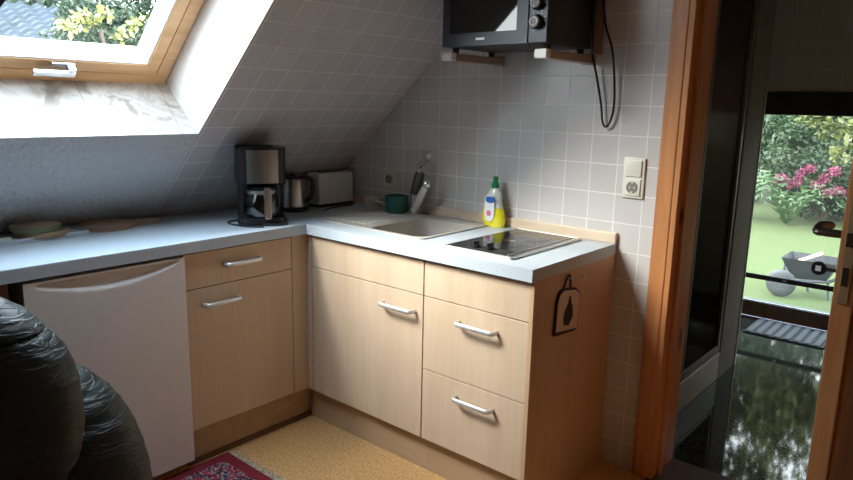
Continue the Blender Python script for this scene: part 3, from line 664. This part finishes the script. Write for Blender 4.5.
b = newbm(); sweep(b, smooth_path([(-.285,-.05,H+.010),(-.262,-.09,H+.004),(-.255,-.18,H+.004),(-.245,-.25,H+.004),(-.21,-.31,H+.004)]), .003, 8); obj('power_cord', b, M['rubber'], to, True)

# ------------------------------------------------------------------ boards and tray on the left worktop
BX, BY = -.462, -1.222
b = newbm(); P = []
for k in range(40):
    t = 2*PI*k/40
    if math.cos(t-PI/2-.05) > .965: continue
    P.append((BX+.093*math.cos(t), BY+.103*math.sin(t), math.atan2(math.sin(t),math.cos(t))))
P = [(x,y) for x,y,_ in P]
# handle inserted at +y side
hp = [(BX+.040,BY+.096),(BX+.030,BY+.120),(BX+.036,BY+.197),(BX+.030,BY+.212),(BX+.006,BY+.215),(BX-.002,BY+.197),(BX-.006,BY+.120),(BX-.022,BY+.103)]
hi_ = [i for i,(x,y) in enumerate(P) if y > BY+.098 or (y > BY+.08 and abs(x-BX-.008) < .04)]
P = [q for i,q in enumerate(P) if i not in hi_]
P.sort(key=lambda q: math.atan2(q[1]-BY,q[0]-BX) if math.atan2(q[1]-BY,q[0]-BX) > PI/2 else math.atan2(q[1]-BY,q[0]-BX)+2*PI)
prism(b, P+hp, 2, H, H+.022); bmesh.ops.bevel(b, geom=b.edges[:], offset=.003, segments=2, affect='EDGES')
tag(obj('cutting_board', b, M['board'], None, True), 'round wooden cutting board with a handle lying under the roof window', 'cutting board')
ty = thing('serving_tray', 'flat bluish white tray under the round trivets on the left worktop', 'tray', (-.46,-1.58,H))
b = newbm(); prism(b, [(-.535,-1.335),(-.405,-1.315),(-.365,-1.345),(-.352,-1.85),(-.545,-1.85)], 2, H, H+.006); obj('tray_plate', b, M['tray'], ty)
b = newbm(); sweep(b, [(-.535,-1.337,H+.010),(-.420,-1.318,H+.010),(-.385,-1.330,H+.010),(-.362,-1.85,H+.010)], .0065, 8); obj('tray_rim', b, M['tray'], ty, True)
b = newbm(); box(b, (-.475,-1.362,H+.0062), (-.405,-1.332,H+.0085)); ob = obj('corner_pattern', b, speckle('tray pattern', (.55,.55,.56), (.06,.06,.07), (.75,.75,.75), scale=120, lo=.48, hi=.7), ty)
def disc(cx, cy, z, r, t, tilt):
    b = newbm(); lathe(b, [(r*.97,0),(r,t*.25),(r,t*.8),(r*.98,t)], (0,0,0), 40); b.transform(Matrix.Translation((cx,cy,z)) @ Matrix.Rotation(tilt, 4, 'X')); return b
t1 = thing('trivet', 'plain brown round trivet, lower one of the pair on the tray', 'trivet', (-.440,-1.470,H+.0075), 0)
obj('disc', disc(-.440,-1.470,H+.0085,.088,.021,0), M['cork'], t1, True)
t2 = thing('trivet', 'round trivet with sage green rim, lying on top of the brown one', 'trivet', (-.438,-1.488,H+.030))
obj('rim', disc(-.438,-1.488,H+.0305,.085,.019,0), M['sage'], t2, True); obj('centre', disc(-.438,-1.488,H+.0490,.079,.0012,0), M['cork'], t2, True)
kn = thing('knife', 'knife with a pale green handle lying on the tray by the left photo edge', 'knife', (-.395,-1.62,H+.02))
b = newbm(); sweep(b, [(-.385,-1.590,H+.017),(-.385,-1.69,H+.017)], .0085, 10, 1.3); obj('handle', b, plain('pale green plastic', (.52,.56,.40), .4), kn, True)
b = newbm(); box(b, (-.397,-1.84,H+.0145), (-.374,-1.69,H+.0165)); obj('blade', b, M['steel'], kn)

# ------------------------------------------------------------------ wall fittings
def schuko(name, label, cx, cz, both):
    s = thing(name, label, 'socket', (cx,0,cz))
    h2 = .075 if both else .041; w = .041
    obj('plate', bx((cx-w,-.010,cz-h2), (cx+w,0,cz+h2), .004), M['cream_pl'], s, True)
    sz = cz-.034 if both else cz
    b = newbm(); box(b, (cx-.031,-.016,sz-.031), (cx+.031,-.009,sz+.031), .004); obj('insert', b, M['cream_pl'], s, True)
    b = newbm(); lathe(b, [(.0225,-.0165),(.0205,-.0178),(.0195,-.0165),(.001,-.0162)], (cx,0,sz), 28, axis=1); cp = obj('socket_cup', b, plain('socket shade', (.22,.20,.17), .5), s, True)
    b = newbm()
    for dx in (-.0095,.0095): lathe(b, [(.0028,-.0172),(.0028,-.0160)], (cx+dx,0,sz), 10, axis=1)
    box(b, (cx-.003,-.0185,sz+.015), (cx+.003,-.016,sz+.021)); box(b, (cx-.003,-.0185,sz-.021), (cx+.003,-.016,sz-.015)); obj('contact', b, M['nickel'], cp)
    if both:
        b = newbm(); box(b, (cx-.031,-.017,cz+.006), (cx+.031,-.009,cz+.066), .004); r0 = obj('rocker', b, M['cream_pl'], s, True)
    return s
schuko('switch_and_socket', 'cream double plate of light switch over socket beside the door frame', 1.163, 1.155, True)
schuko('wall_socket', 'small cream wall socket in the dark corner left of the tap', -.080, 1.042, False)
# pot holder on the side panel
XP = 1.1136
ph = thing('pot_holder', 'small cream pot holder with a dark leaf-shaped picture on the end panel', 'pot holder', (XP,-.36,.71))
b = newbm(); prism(b, [(-.455,.648),(-.448,.640),(-.300,.628),(-.287,.634),(-.280,.74),(-.286,.768),(-.318,.790),(-.405,.802),(-.430,.795),(-.447,.765)], 0, XP, XP+.009)
bmesh.ops.bevel(b, geom=b.edges[:], offset=.003, segments=2, affect='EDGES'); obj('border', b, plain('dark hem', (.05,.03,.025), .9), ph, True)
b = newbm(); prism(b, [(-.444,.656),(-.296,.638),(-.288,.738),(-.294,.764),(-.321,.783),(-.405,.795),(-.430,.783),(-.441,.755)], 0, XP+.009, XP+.0105); fc = obj('face', b, plain('cream cloth', (.62,.48,.40), .9, nscale=200), ph)
b = newbm(); prism(b, [(-.395,.670),(-.360,.662),(-.335,.690),(-.340,.725),(-.352,.745),(-.357,.768),(-.366,.770),(-.374,.745),(-.395,.720),(-.402,.695)], 0, XP+.0105, XP+.0115); obj('leaf_picture', b, plain('dark print', (.025,.02,.018), .9), fc)
b = newbm(); sweep(b, smooth_path([(XP+.004,-.395,.797),(XP+.006,-.390,.825),(XP+.008,-.372,.845),(XP+.006,-.358,.825),(XP+.004,-.352,.793)]), .003, 8); obj('loop', b, plain('dark cord', (.05,.03,.025), .9), ph, True)
b = newbm(); lathe(b, [(.006,0),(.006,.003),(.003,.004),(.0025,.014)], (XP,-.372,.836), 12, axis=0); sweep(b, smooth_path([(XP+.012,-.372,.836),(XP+.018,-.372,.832),(XP+.020,-.372,.842)]), .0022, 8)
tag(obj('hook', b, M['nickel'], None, True), 'tiny metal hook on the end panel carrying the pot holder', 'hook')

# ------------------------------------------------------------------ oven on brackets
BZ = 1.570
def bracket(x0, x1, label):
    s = thing('wall_bracket', label, 'bracket', ((x0+x1)/2,0,BZ), 0, None)
    obj('arm', bx((x0,-.325,BZ), (x1,-.002,BZ+.028), .002), M['maple_dark_b'], s)
    obj('end_cap', bx((x0-.002,-.352,BZ-.001), (x1+.002,-.322,BZ+.0295), .003), M['white_pl'], s)
    b = newbm(); box(b, (x0-.002,-.008,BZ-.006), (x1+.002,0,BZ+.036), .002); obj('wall_plate', b, M['maple_dark_b'], s)
M['maple_dark_b'] = plain('beige metal', (.34,.25,.19), .5)
bracket(.515, .560, 'left beige wall bracket under the mini oven'); bracket(.925, .968, 'right beige wall bracket under the mini oven')
ov = thing('mini_oven', 'black mini oven with glass door and knobs on wall brackets', 'oven', (.75,-.2,BZ+.028))
OX0, OX1, OY0, OY1, OZ0, OZ1 = .524, .973, -.345, -.045, 1.618, 1.885
for x in (OX0+.025,OX1-.025):
    for y in (OY0+.035,OY1-.03): obj('foot', lathe(newbm(), [(.012,BZ+.028-1.6),(.014,OZ0-1.6)], (x,y,1.6), 14), M['rubber'], ov, True)
obj('casing', bx((OX0,OY0,OZ0), (OX1,OY1,OZ1), .004), M['oven_body'], ov, True)
b = newbm(); box(b, (.900,OY0-.014,OZ0+.001), (OX1,OY0,OZ1-.001), .002); cpn = obj('control_panel', b, M['oven_face'], ov)
b = newbm(); ringx = (OX0,.897,OZ0+.001,OZ1-.001); gl = (.558,.852,1.664,1.850)
for lo, hi in (((OX0,OZ0+.001),(gl[0],OZ1-.001)), ((gl[1],OZ0+.001),(.897,OZ1-.001)), ((gl[0],OZ0+.001),(gl[1],gl[2])), ((gl[0],gl[3]),(gl[1],OZ1-.001))): box(b, (lo[0],OY0-.016,lo[1]), (hi[0],OY0,hi[1]))
dr = obj('oven_door', b, M['oven_face'], ov)
obj('oven_window', bx((gl[0],OY0-.013,gl[2]), (gl[1],OY0-.002,gl[3])), M['ovenglass'], dr)
b = newbm(); sweep(b, [(.60,OY0-.016,1.866),(.60,OY0-.046,1.866),(.82,OY0-.046,1.866),(.82,OY0-.016,1.866)], .006, 10); obj('oven_handle', b, M['steel'], dr, True)
# little maker's plate: the letters are illegible strokes in the photo
b = newbm(); 
for k in range(6):
    x = .680+k*.0065; box(b, (x,OY0-.0172,1.6375), (x+.0045,OY0-.016,1.6455))
obj('nameplate', b, M['nickel'], dr)
for kz in (1.686,1.748,1.810):
    cx = .934
    b = newbm(); lathe(b, [(.024,-.012),(.024,-.020),(.021,-.034),(.019,-.036),(.001,-.0362)], (cx,OY0-.002,kz), 28, axis=1); kb = obj('knob', b, M['black'], ov, True)
    b = newbm(); sweep(b, [(cx+.0135*math.cos(t), OY0-.0385, kz+.0135*math.sin(t)) for t in (2*PI*k/28 for k in range(28))], .0023, 6, closed=True); obj('knob_ring', b, M['label'], kb, True)
    b = newbm(); 
    for k in range(11):
        t = math.radians(-60+30*k); box(b, (cx+.031*math.cos(t)-.001, OY0-.0150, kz+.031*math.sin(t)-.001), (cx+.031*math.cos(t)+.001, OY0-.0138, kz+.031*math.sin(t)+.001))
    obj('dial_marks', b, M['nickel'], cpn)
b = newbm(); sweep(b, smooth_path([(.985,-.060,1.80),(.980,-.05,1.70),(.978,-.035,1.60),(.995,-.025,1.52),(1.018,-.02,1.42),(1.028,-.02,1.36),(1.042,-.02,1.338),(1.060,-.02,1.36),(1.070,-.02,1.42),(1.064,-.022,1.52),(1.050,-.028,1.62),(1.021,-.032,1.70),(1.006,-.035,1.79),(1.000,-.04,1.86)]), .0042, 10); obj('power_cord', b, M['rubber'], ov, True)
b = newbm(); box(b, (.978,-.040,1.60), (1.000,-.003,1.90), .002); tag(obj('cable_cleat', b, plain('brown strip', (.20,.13,.09), .6)), 'narrow brown strip on the wall right of the mini oven', 'strip')

# ------------------------------------------------------------------ rug
rg = thing('persian_rug', 'dark red persian rug with patterned border on the kitchen floor', 'rug', (.75,-1.55,0))
RX0, RX1, RY0, RY1 = -.025, 1.55, -2.35, -1.000
obj('rug_pile', bx((RX0,RY0,.0), (RX1,RY1,.008), .002), M['rug_red'], rg)
b = newbm(); e = .050; box(b, (RX0+e,RY0+e,.0075), (RX1-e,RY1-e,.0095)); obj('rug_pattern', b, M['rug'], rg)
b = newbm()
for k in range(150):
    x = RX0+.005+(RX1-RX0-.01)*k/149; dx = random.uniform(-.006,.006); l = random.uniform(.028,.045)
    box(b, (x-.004,RY1-.001,.0), (x+.004,RY1+l*.6,.004)); box(b, (x-.003+dx,RY1+l*.6,.0), (x+.003+dx,RY1+l,.003))
obj('fringe', b, M['fringe'], rg)['kind'] = 'stuff'

# ------------------------------------------------------------------ armchair (foreground, lower left)
CX, CY = 2.202, -2.395; fv = Vector((-.649,.761,0)); rv = Vector((.761,.649,0))
A4 = Matrix(((rv.x,fv.x,0,CX),(rv.y,fv.y,0,CY),(0,0,1,0),(0,0,0,1)))      # x = to the right, y = away
wpos = Vector((CX,CY,0)) + rv*(-1.16) + fv*1.52
ch = thing('armchair', 'bulging black leather armchair with seams in the lower left foreground', 'armchair', tuple(wpos), 0)
def wrinkle(bm, c, amp, dirs, fr=9, seamz=None):
    bm.normal_update()
    for v in bm.verts:
        q = v.co; s = 0
        w = Vector((q.x*fr*.6, q.y*fr*.6, q.z*fr*2.4 + dirs*q.x*fr*1.2))
        n1 = noise.noise(w*1.0); n2 = noise.noise(w*2.3+Vector((5,1,2)))
        s = -abs(n1)*amp*1.6 - abs(n2)*amp*.7 + amp
        v.co += v.normal*s
def cushion(name, c, h, p, seams=(), amp=.006, dirs=.4, keep=None, nu=110, nv=90):
    b = newbm(); superell(b, c, h, p, nu, nv)
    wrinkle(b, c, amp, dirs)
    for sz in seams:
        for v in b.verts:
            d_ = abs(v.co.z-sz-(.02*(v.co.x-c[0])/h[0])); k = math.exp(-(d_/.0045)**2)*.030
            v.co.x = c[0]+(v.co.x-c[0])*(1-k); v.co.y = c[1]+(v.co.y-c[1])*(1-k*1.5)
    if keep:
        kz, sgn = keep
        bmesh.ops.bisect_plane(b, geom=b.verts[:]+b.edges[:]+b.faces[:], plane_co=(c[0],0,kz), plane_no=(-.05*sgn,0,-sgn) if False else (0,0,-sgn), clear_outer=True)
        es = [e for e in b.edges if e.is_boundary]; 
        if es: bmesh.ops.contextual_create(b, geom=es)
    return obj(name, b, M['leather'], ch, True, A4)
cB, hB = (-1.165,1.42,.705), (.378,.135,.292)
cushion('back_cushion', cB, hB, 2.4, (.875,), .006, .6, nu=170, nv=150)
cushion('armrest', (-1.00,1.64,.325), (.265,.155,.41), 2.2, (), .0055, -.5)
cushion('armrest', (-1.37,1.44,.345), (.09,.18,.30), 2.6, (), .006, .3)
cushion('seat_cushion', (-1.17,1.58,.36), (.26,.14,.11), 3.0, (), .004, .3)
b = newbm(); lathe(b, [(.26,.0097),(.27,.012),(.27,.028),(.05,.045),(.035,.06),(.035,.25),(.12,.26)], (-1.16,1.48,0), 36); obj('swivel_base', b, M['dark_wood'], ch, True, A4)

# ------------------------------------------------------------------ outdoors
GZ = -.16
struct('floor_garden', bx((-30,2.72,GZ-.05), (20,30,GZ)), M['lawn'])
b = newbm(); box(b, (-30,-20,GZ-.05), (-.70,2.72,GZ)); struct('floor_garden_side', b, M['lawn'])
struct('floor_terrace', bx((.2,2.70,GZ), (3.2,3.25,-.06)), M['stone'])
def leaves(clusters, n, size, mat_name, name, parent=None, droop=.3):
    """clusters: list of (centre, radii); leaves as small folded blades"""
    V = []; F = []
    w = np.array([r[0]*r[1]*r[2] for _, r in clusters])**(2/3); w = w/w.sum()
    cnt = np.random.multinomial(n, w); i = 0
    for (c, r), k in zip(clusters, cnt):
        d = np.random.normal(size=(k,3)); d /= np.linalg.norm(d,axis=1)[:,None]; rad = np.random.uniform(.55,1.05,size=(k,1))
        P = np.array(c)+d*rad*np.array(r)
        a = np.random.normal(size=(k,3)); a[:,2] -= droop; a /= np.linalg.norm(a,axis=1)[:,None]
        bb = np.cross(a, np.random.normal(size=(k,3))); bb /= np.linalg.norm(bb,axis=1)[:,None]; nn = np.cross(a,bb)
        s = size*np.random.uniform(.6,1.3,size=(k,1))
        q0 = P; q1 = P+a*s*.5+bb*s*.28+nn*s*.08; q2 = P+a*s; q3 = P+a*s*.5-bb*s*.28+nn*s*.08
        V.append(np.stack([q0,q1,q2,q3],1).reshape(-1,3)); 
        idx = i+4*np.arange(k); F.append(np.stack([idx,idx+1,idx+2],1)); F.append(np.stack([idx,idx+2,idx+3],1)); i += 4*k
    V = np.concatenate(V); F = np.concatenate(F)
    if parent is not None: V = V-np.array(WORLD[parent.name].translation)
    me = bpy.data.meshes.new(name); me.from_pydata(V.tolist(), [], F.tolist()); me.materials.append(M[mat_name])
    o = bpy.data.objects.new(name, me); C.objects.link(o)
    if parent is not None: o.parent = parent
    return o
def tree(name, label, cat, x, y, h, r, mat_name, n, size, group=None, low=.16, trunk=.08, k=22):
    t = thing(name, label, cat, (x,y,GZ), 0, group)
    cl = []
    for i in range(k):
        a = random.uniform(0,2*PI); rr = r*random.uniform(.1,.65); z = GZ+h*random.uniform(low,.88)
        cr = r*random.uniform(.35,.55); cl.append(((x+rr*math.cos(a), y+rr*math.sin(a), z), (cr,cr,cr*.8)))
    leaves(cl, n, size, mat_name, 'foliage', t)
    b = newbm(); sweep(b, [(x,y,GZ),(x+.03,y,GZ+h*.35),(x-.02,y+.02,GZ+h*.8)], [trunk,trunk*.8,trunk*.3], 10)
    for (c_, r_) in cl[:6]: sweep(b, [(x,y,GZ+h*.3),(.5*(x+c_[0]),.5*(y+c_[1]),GZ+.5*(h*.3+c_[2]-GZ)+.1),c_], [trunk*.5,trunk*.35,trunk*.15], 6)
    obj('trunk', b, M['bark'], t, True); return t
# seen through the garden door
tree('garden_tree', 'tall blue-green tree at the back of the garden, left through the glass door', 'tree', -2.1, 12.4, 6.0, 2.3, 'leaf2', 18000, .11)
tree('garden_tree', 'broad green tree at the back of the garden, centre through the glass door', 'tree', 0.0, 12.8, 6.4, 2.2, 'leaf', 18000, .11)
tree('garden_tree', 'green tree at the back of the garden, right through the glass door', 'tree', 2.3, 12.2, 6.0, 2.3, 'leaf2', 15000, .11)
tree('garden_tree', 'dark tree filling the far back behind the other garden trees', 'tree', -5.5, 15.0, 6.5, 2.8, 'leaf', 14000, .13)
lt = thing('laburnum', 'tree with yellow-green leaves hanging into the upper right of the glass door view', 'tree', (2.3,7.4,GZ))
cl = [((2.3+random.uniform(-2.0,.9), 7.4+random.uniform(-.5,.5), GZ+random.uniform(1.75,3.2)), (.42,.4,.30)) for _ in range(15)] + [((1.2+random.uniform(-2.2,2.2), 7.2+random.uniform(-.8,.8), GZ+random.uniform(2.6,5.0)), (.7,.6,.55)) for _ in range(26)]
cl += [((.45,7.4,1.22),(.16,.16,.13)), ((.66,7.3,1.02),(.15,.15,.14)), ((.75,7.3,1.25),(.2,.2,.15)), ((.22,7.4,1.32),(.14,.15,.08)), ((.58,7.4,.86),(.08,.08,.07))]
leaves(cl, 26000, .105, 'leaf3', 'foliage', lt)
b = newbm(); sweep(b, [(2.3,7.4,GZ),(2.25,7.4,1.2),(2.0,7.4,2.4)], [.09,.07,.04], 8); sweep(b, [(2.25,7.4,1.2),(1.3,7.4,1.7),(.6,7.4,1.45)], [.05,.03,.01], 8); obj('trunk', b, M['bark'], lt, True)
sb = thing('shrub_border', 'continuous border of blue-green shrubs along the far side of the lawn', 'shrubs', (0,10.2,GZ))
cl = [((-4.5+k*.33, 9.9+random.uniform(-.3,.5), GZ+random.uniform(.25,1.3)), (.5,.4,.5)) for k in range(24)]
cl += [((-4.5+k*.5, 10.6, GZ+random.uniform(1.2,2.4)), (.6,.4,.7)) for k in range(17)]
leaves(cl, 42000, .11, 'leaf2', 'foliage', sb)
for k in range(6): obj('stem', sweep(newbm(), [(-4+k*1.4,10.2,GZ),(-4+k*1.4+.1,10.2,GZ+1.0)], [.04,.02], 6), M['bark'], sb, True)
# rhododendron with pink flower heads
rh = thing('rhododendron', 'rhododendron bush with pink flower heads beyond the lawn', 'bush', (.25,8.9,GZ))
cl = [((.25+random.uniform(-.8,.8), 9.0+random.uniform(-.4,.4), GZ+random.uniform(.25,.75)), (.35,.35,.30)) for _ in range(12)]
leaves(cl, 9000, .075, 'leaf', 'foliage', rh)
for (hx, hz) in ((-.22,.46),(-.12,.36),(-.30,.38),(.02,.56),(.12,.62),(.30,.50),(.22,.40),(.42,.60),(.50,.34),(-.02,.44),(.36,.30)):
    leaves([((hx, 8.35+random.uniform(-.1,.1), hz+.0), (.060,.060,.050))], 150, .050, 'petal', 'flower_head', rh)
b = newbm()
for q in ((.1,8.8),(.4,9.0),(-.2,9.1)): sweep(b, [(.25,8.9,GZ),(q[0],q[1],GZ+.4),(q[0]*1.3,q[1],GZ+.8)], [.04,.03,.01], 8)
obj('stem', b, M['bark'], rh, True)
# ferns left
def fern(x, y, label, s=1.0):
    t = thing('fern', label, 'fern', (x,y,GZ), 0, 'ferns at the far edge of the lawn'); b = newbm()
    for k in range(26):
        a = 2*PI*k/26+random.uniform(-.1,.1); L_ = s*random.uniform(.45,.7); hgt = s*random.uniform(.35,.6); prev = None; pts = []
        for i in range(9):
            u = i/8; pts.append(Vector((x+math.cos(a)*L_*u, y+math.sin(a)*L_*u, GZ+hgt*math.sin(u*2.3)*.95)))
        sd = Vector((-math.sin(a), math.cos(a), 0))
        for i in range(1,9):
            w = s*.075*math.sin(PI*min(1,(i+.6)/9.2)); c_ = pts[i]; dd = (pts[i]-pts[i-1])
            for sg in (-1,1):
                b.faces.new([b.verts.new(q) for q in (pts[i-1]+dd*.2, c_+sd*sg*w+Vector((0,0,-.01)), pts[i-1]+dd*.75)])
    obj('fronds', b, M['fern'], t); return t
fern(-.62, 7.9, 'pale green fern at the lawn edge, leftmost through the glass door', 1.35); fern(-.02, 7.9, 'pale green fern at the lawn edge just left of the pink flowers', 1.25); fern(.75, 8.3, 'pale green fern at the lawn edge right of the pink flowers', .9)
# grey garden cart just outside
gc = thing('garden_cart', 'grey wheelbarrow with wooden handle on the grass outside the glass door', 'wheelbarrow', (1.05,4.1,GZ))
b = newbm()
A = [(.84,3.92),(1.26,3.92),(1.26,4.28),(.84,4.28)]; za, zb = .10, .00
t_ = [b.verts.new((x,y,.17)) for x,y in A]; u_ = [b.verts.new((1.05+(x-1.05)*.6,4.1+(y-4.1)*.6,-.01)) for x,y in A]
for k in range(4): b.faces.new((t_[k],t_[(k+1)%4],u_[(k+1)%4],u_[k]))
b.faces.new(u_); bmesh.ops.solidify(b, geom=b.faces[:], thickness=.012); obj('tub', b, M['stone'], gc)
b = newbm(); lathe(b, [(.05,-.022),(.095,-.024),(.118,-.012),(.118,.012),(.095,.024),(.05,.022)], (.875,3.86,GZ+.118), 28, axis=1); wh = obj('wheel', b, M['stone'], gc, True)
b = newbm(); sweep(b, [(.90,3.90,-.02),(1.20,4.0,.0),(1.42,4.1,.12)], .014, 8); sweep(b, [(1.20,4.0,0),(1.22,4.02,GZ)], .012, 8); sweep(b, [(1.0,4.2,0),(1.02,4.22,GZ)], .012, 8); obj('chassis', b, M['stone'], gc, True)
b = newbm(); sweep(b, [(.97,3.96,.15),(1.13,4.02,.235)], .016, 8, 1.5); obj('wooden_grip', b, M['maple_x'], gc, True)
b = newbm(); sweep(b, [(.79,4.3,GZ),(.80,4.3,.12)], .010, 8); sweep(b, [(.72,4.3,GZ),(.80,4.3,.02),(.88,4.3,GZ)], .008, 8); tag(obj('plant_stand', b, M['stone'], None, True), 'thin grey garden stand on the grass left of the wheelbarrow', 'stand')
# seen through the roof window
hs = thing('neighbour_house', 'neighbouring outbuilding with bluish wavy roof tiles seen through the roof window', 'house', (-9.6,-1.2,GZ))
obj('wall', bx((-11.4,-4.5,GZ), (-7.9,2.0,1.75)), M['brick'], hs)
b = newbm(); nu_, nv_ = 150, 80; g = []
rx0, rx1, rz0, rz1, ry0, ry1 = -7.6, -9.8, 1.72, 2.80, -4.8, 2.3
for j_ in range(nv_+1):
    t = j_/nv_; st = (t*16)%1; row = []
    for i_ in range(nu_+1):
        y = ry0+(ry1-ry0)*i_/nu_; row.append(b.verts.new((rx0+(rx1-rx0)*t, y, rz0+(rz1-rz0)*t + .035*math.sin(y*2*PI/.25) - .045*st)))
    g.append(row)
for j_ in range(nv_):
    for i_ in range(nu_): b.faces.new((g[j_][i_],g[j_][i_+1],g[j_+1][i_+1],g[j_+1][i_]))
bmesh.ops.solidify(b, geom=b.faces[:], thickness=-.03); obj('roof', b, M['rustc'], hs, True)
b = newbm(); prism(b, [(-9.8,2.78),(-11.7,1.80),(-11.7,1.74),(-9.8,2.70)], 1, -4.8, 2.3); obj('rear_roof', b, M['rustc'], hs)
def climber(name, label, cat, x, y, z, r, mats, n, size):
    t = thing(name, label, cat, (x,y,GZ))
    for (mn, cl, k, s) in mats: leaves(cl, k, s, mn, 'foliage' if mn.startswith('leaf') and mn != 'leafpale' else 'blossom', t)
    b = newbm(); sweep(b, [(x,y,GZ),(x+.05,y+.03,z*.6),(x,y,z)], [.05,.04,.015], 8); obj('stem', b, M['bark'], t, True); return t
hedge = []
for k in range(16): hedge.append(((-5.6+random.uniform(-.3,.3), .1+k*.16, (1.42 if k < 4 else 1.76)+random.uniform(-.1,.08)), (.38,.22,.30)))
for k in range(10): hedge.append(((-5.6+random.uniform(-.3,.3), .2+k*.26, 1.0), (.4,.4,.5)))
climber('hedge', 'green hedge below the roof window, in front of the tiled roof', 'hedge', -5.6, 1.5, 1.7, 1, [('leaf', hedge, 16000, .065)], 0, 0)
hi2 = []
for k in range(16): hi2.append(((-6.6+random.uniform(-.4,.4), 1.25+k*.12, 2.05+random.uniform(-.4,.45)), (.42,.32,.36)))
climber('garden_shrub', 'tall green shrub on the right through the roof window', 'shrub', -6.3, 2.2, 2.2, 1, [('leaf', hi2, 22000, .075)], 0, 0)
hi3 = []
for k in range(18): hi3.append(((-12.6+random.uniform(-.6,.6), -1.0+k*.30, 2.9+random.uniform(-.8,.5)), (.8,.6,.7)))
climber('background_tree', 'green treetops behind the tiled roof through the roof window', 'tree', -12.6, 1.5, 3.0, 1, [('leaf', hi3, 14000, .13)], 0, 0)
yl = []
for (y, z) in ((.18,2.03),(.23,1.99),(.30,2.10),(.38,2.13),(.44,2.08),(.50,2.14),(.34,2.04),(.70,2.00),(.76,2.04),(.82,2.10),(.66,1.97),(.58,2.12)): yl.append(((-4.2,y,z), (.05,.036,.034)))
climber('flowering_creeper', 'plant with pale yellow blossoms close outside the roof window', 'plant', -4.2, .5, 2.0, 1, [('leafpale', yl, 170, .075), ('leaf3', yl, 110, .06), ('leaf', [((-4.3,.55,1.82),(.14,.60,.22))], 1300, .055)], 0, 0)

hi4 = []
for k in range(34): hi4.append(((-16.5+random.uniform(-.8,.8), -1.5+k*.36, 2.6+random.uniform(-1.6,2.6)), (.9,.8,.9)))
climber('background_tree', 'tall dark treetops farthest away through the roof window', 'tree', -16.5, 4.0, 3.6, 1, [('leaf', hi4, 34000, .16)], 0, 0)
# ------------------------------------------------------------------ light
w = bpy.data.worlds.new('sky'); bpy.context.scene.world = w; w.use_nodes = True
ns, ls = w.node_tree.nodes, w.node_tree.links; bg = ns['Background']
tc = ns.new('ShaderNodeTexCoord'); sx = ns.new('ShaderNodeSeparateXYZ'); ls.new(tc.outputs['Generated'], sx.inputs[0])
r = ramp(ns, [(0, (.30,.34,.28)), (.05, (.95,.98,1.0)), (.6, (.74,.86,1.0)), (1, (.62,.79,1.0))]); ls.new(sx.outputs['Z'], r.inputs['Fac']); ls.new(r.outputs['Color'], bg.inputs['Color'])
SKY = 17.0
bg.inputs['Strength'].default_value = SKY
def portal(name, mat4, sx_, sy_):
    l = bpy.data.lights.new(name, 'AREA'); l.shape = 'RECTANGLE'; l.size = sx_; l.size_y = sy_; l.cycles.is_portal = True
    o = bpy.data.objects.new(name, l); C.objects.link(o); o.matrix_world = mat4
uc, vc = (UE+US)/2, (VS+VT)/2
# area lights shine along local -Z: slope frame's +z already points into the room, so turn it over
portal('roof_window_portal', S4 @ Matrix.Translation((uc,vc,-WD-.12)) @ Matrix.Rotation(PI, 4, 'X'), abs(UE-US)-.2, VT-VS-.2)
portal('garden_door_portal', Matrix.Translation((1.35,2.75,.80)) @ Matrix.Rotation(-PI/2, 4, 'X'), 1.0, 1.5)

sl = bpy.data.lights.new('sun', 'SUN'); sl.energy = 15.0; sl.angle = math.radians(32); sl.color = (1.0, .96, .88)
so = bpy.data.objects.new('sun', sl); C.objects.link(so)
so.rotation_euler = Vector((-.65,-1.0,1.0)).to_track_quat('Z','Y').to_euler()
# ------------------------------------------------------------------ camera
cd = bpy.data.cameras.new('camera'); co = bpy.data.objects.new('camera', cd); C.objects.link(co)
cd.sensor_width = 36; cd.lens = 674.455/853*36; cd.clip_start = .02; cd.clip_end = 200
co.matrix_world = Matrix.Translation((2.202,-2.39512,1.41158)) @ Matrix.Rotation(.70662,4,'Z') @ Matrix.Rotation(1.37022,4,'X') @ Matrix.Rotation(.02114,4,'Z')
sc = bpy.context.scene; sc.camera = co
sc.view_settings.view_transform = 'Standard'; sc.view_settings.look = 'None'; sc.view_settings.gamma = 1; sc.view_settings.use_curve_mapping = False
sc.view_settings.exposure = 0.12
sc.cycles.max_bounces = 10; sc.cycles.diffuse_bounces = 6; sc.cycles.transparent_max_bounces = 12; sc.cycles.caustics_reflective = False; sc.cycles.caustics_refractive = False
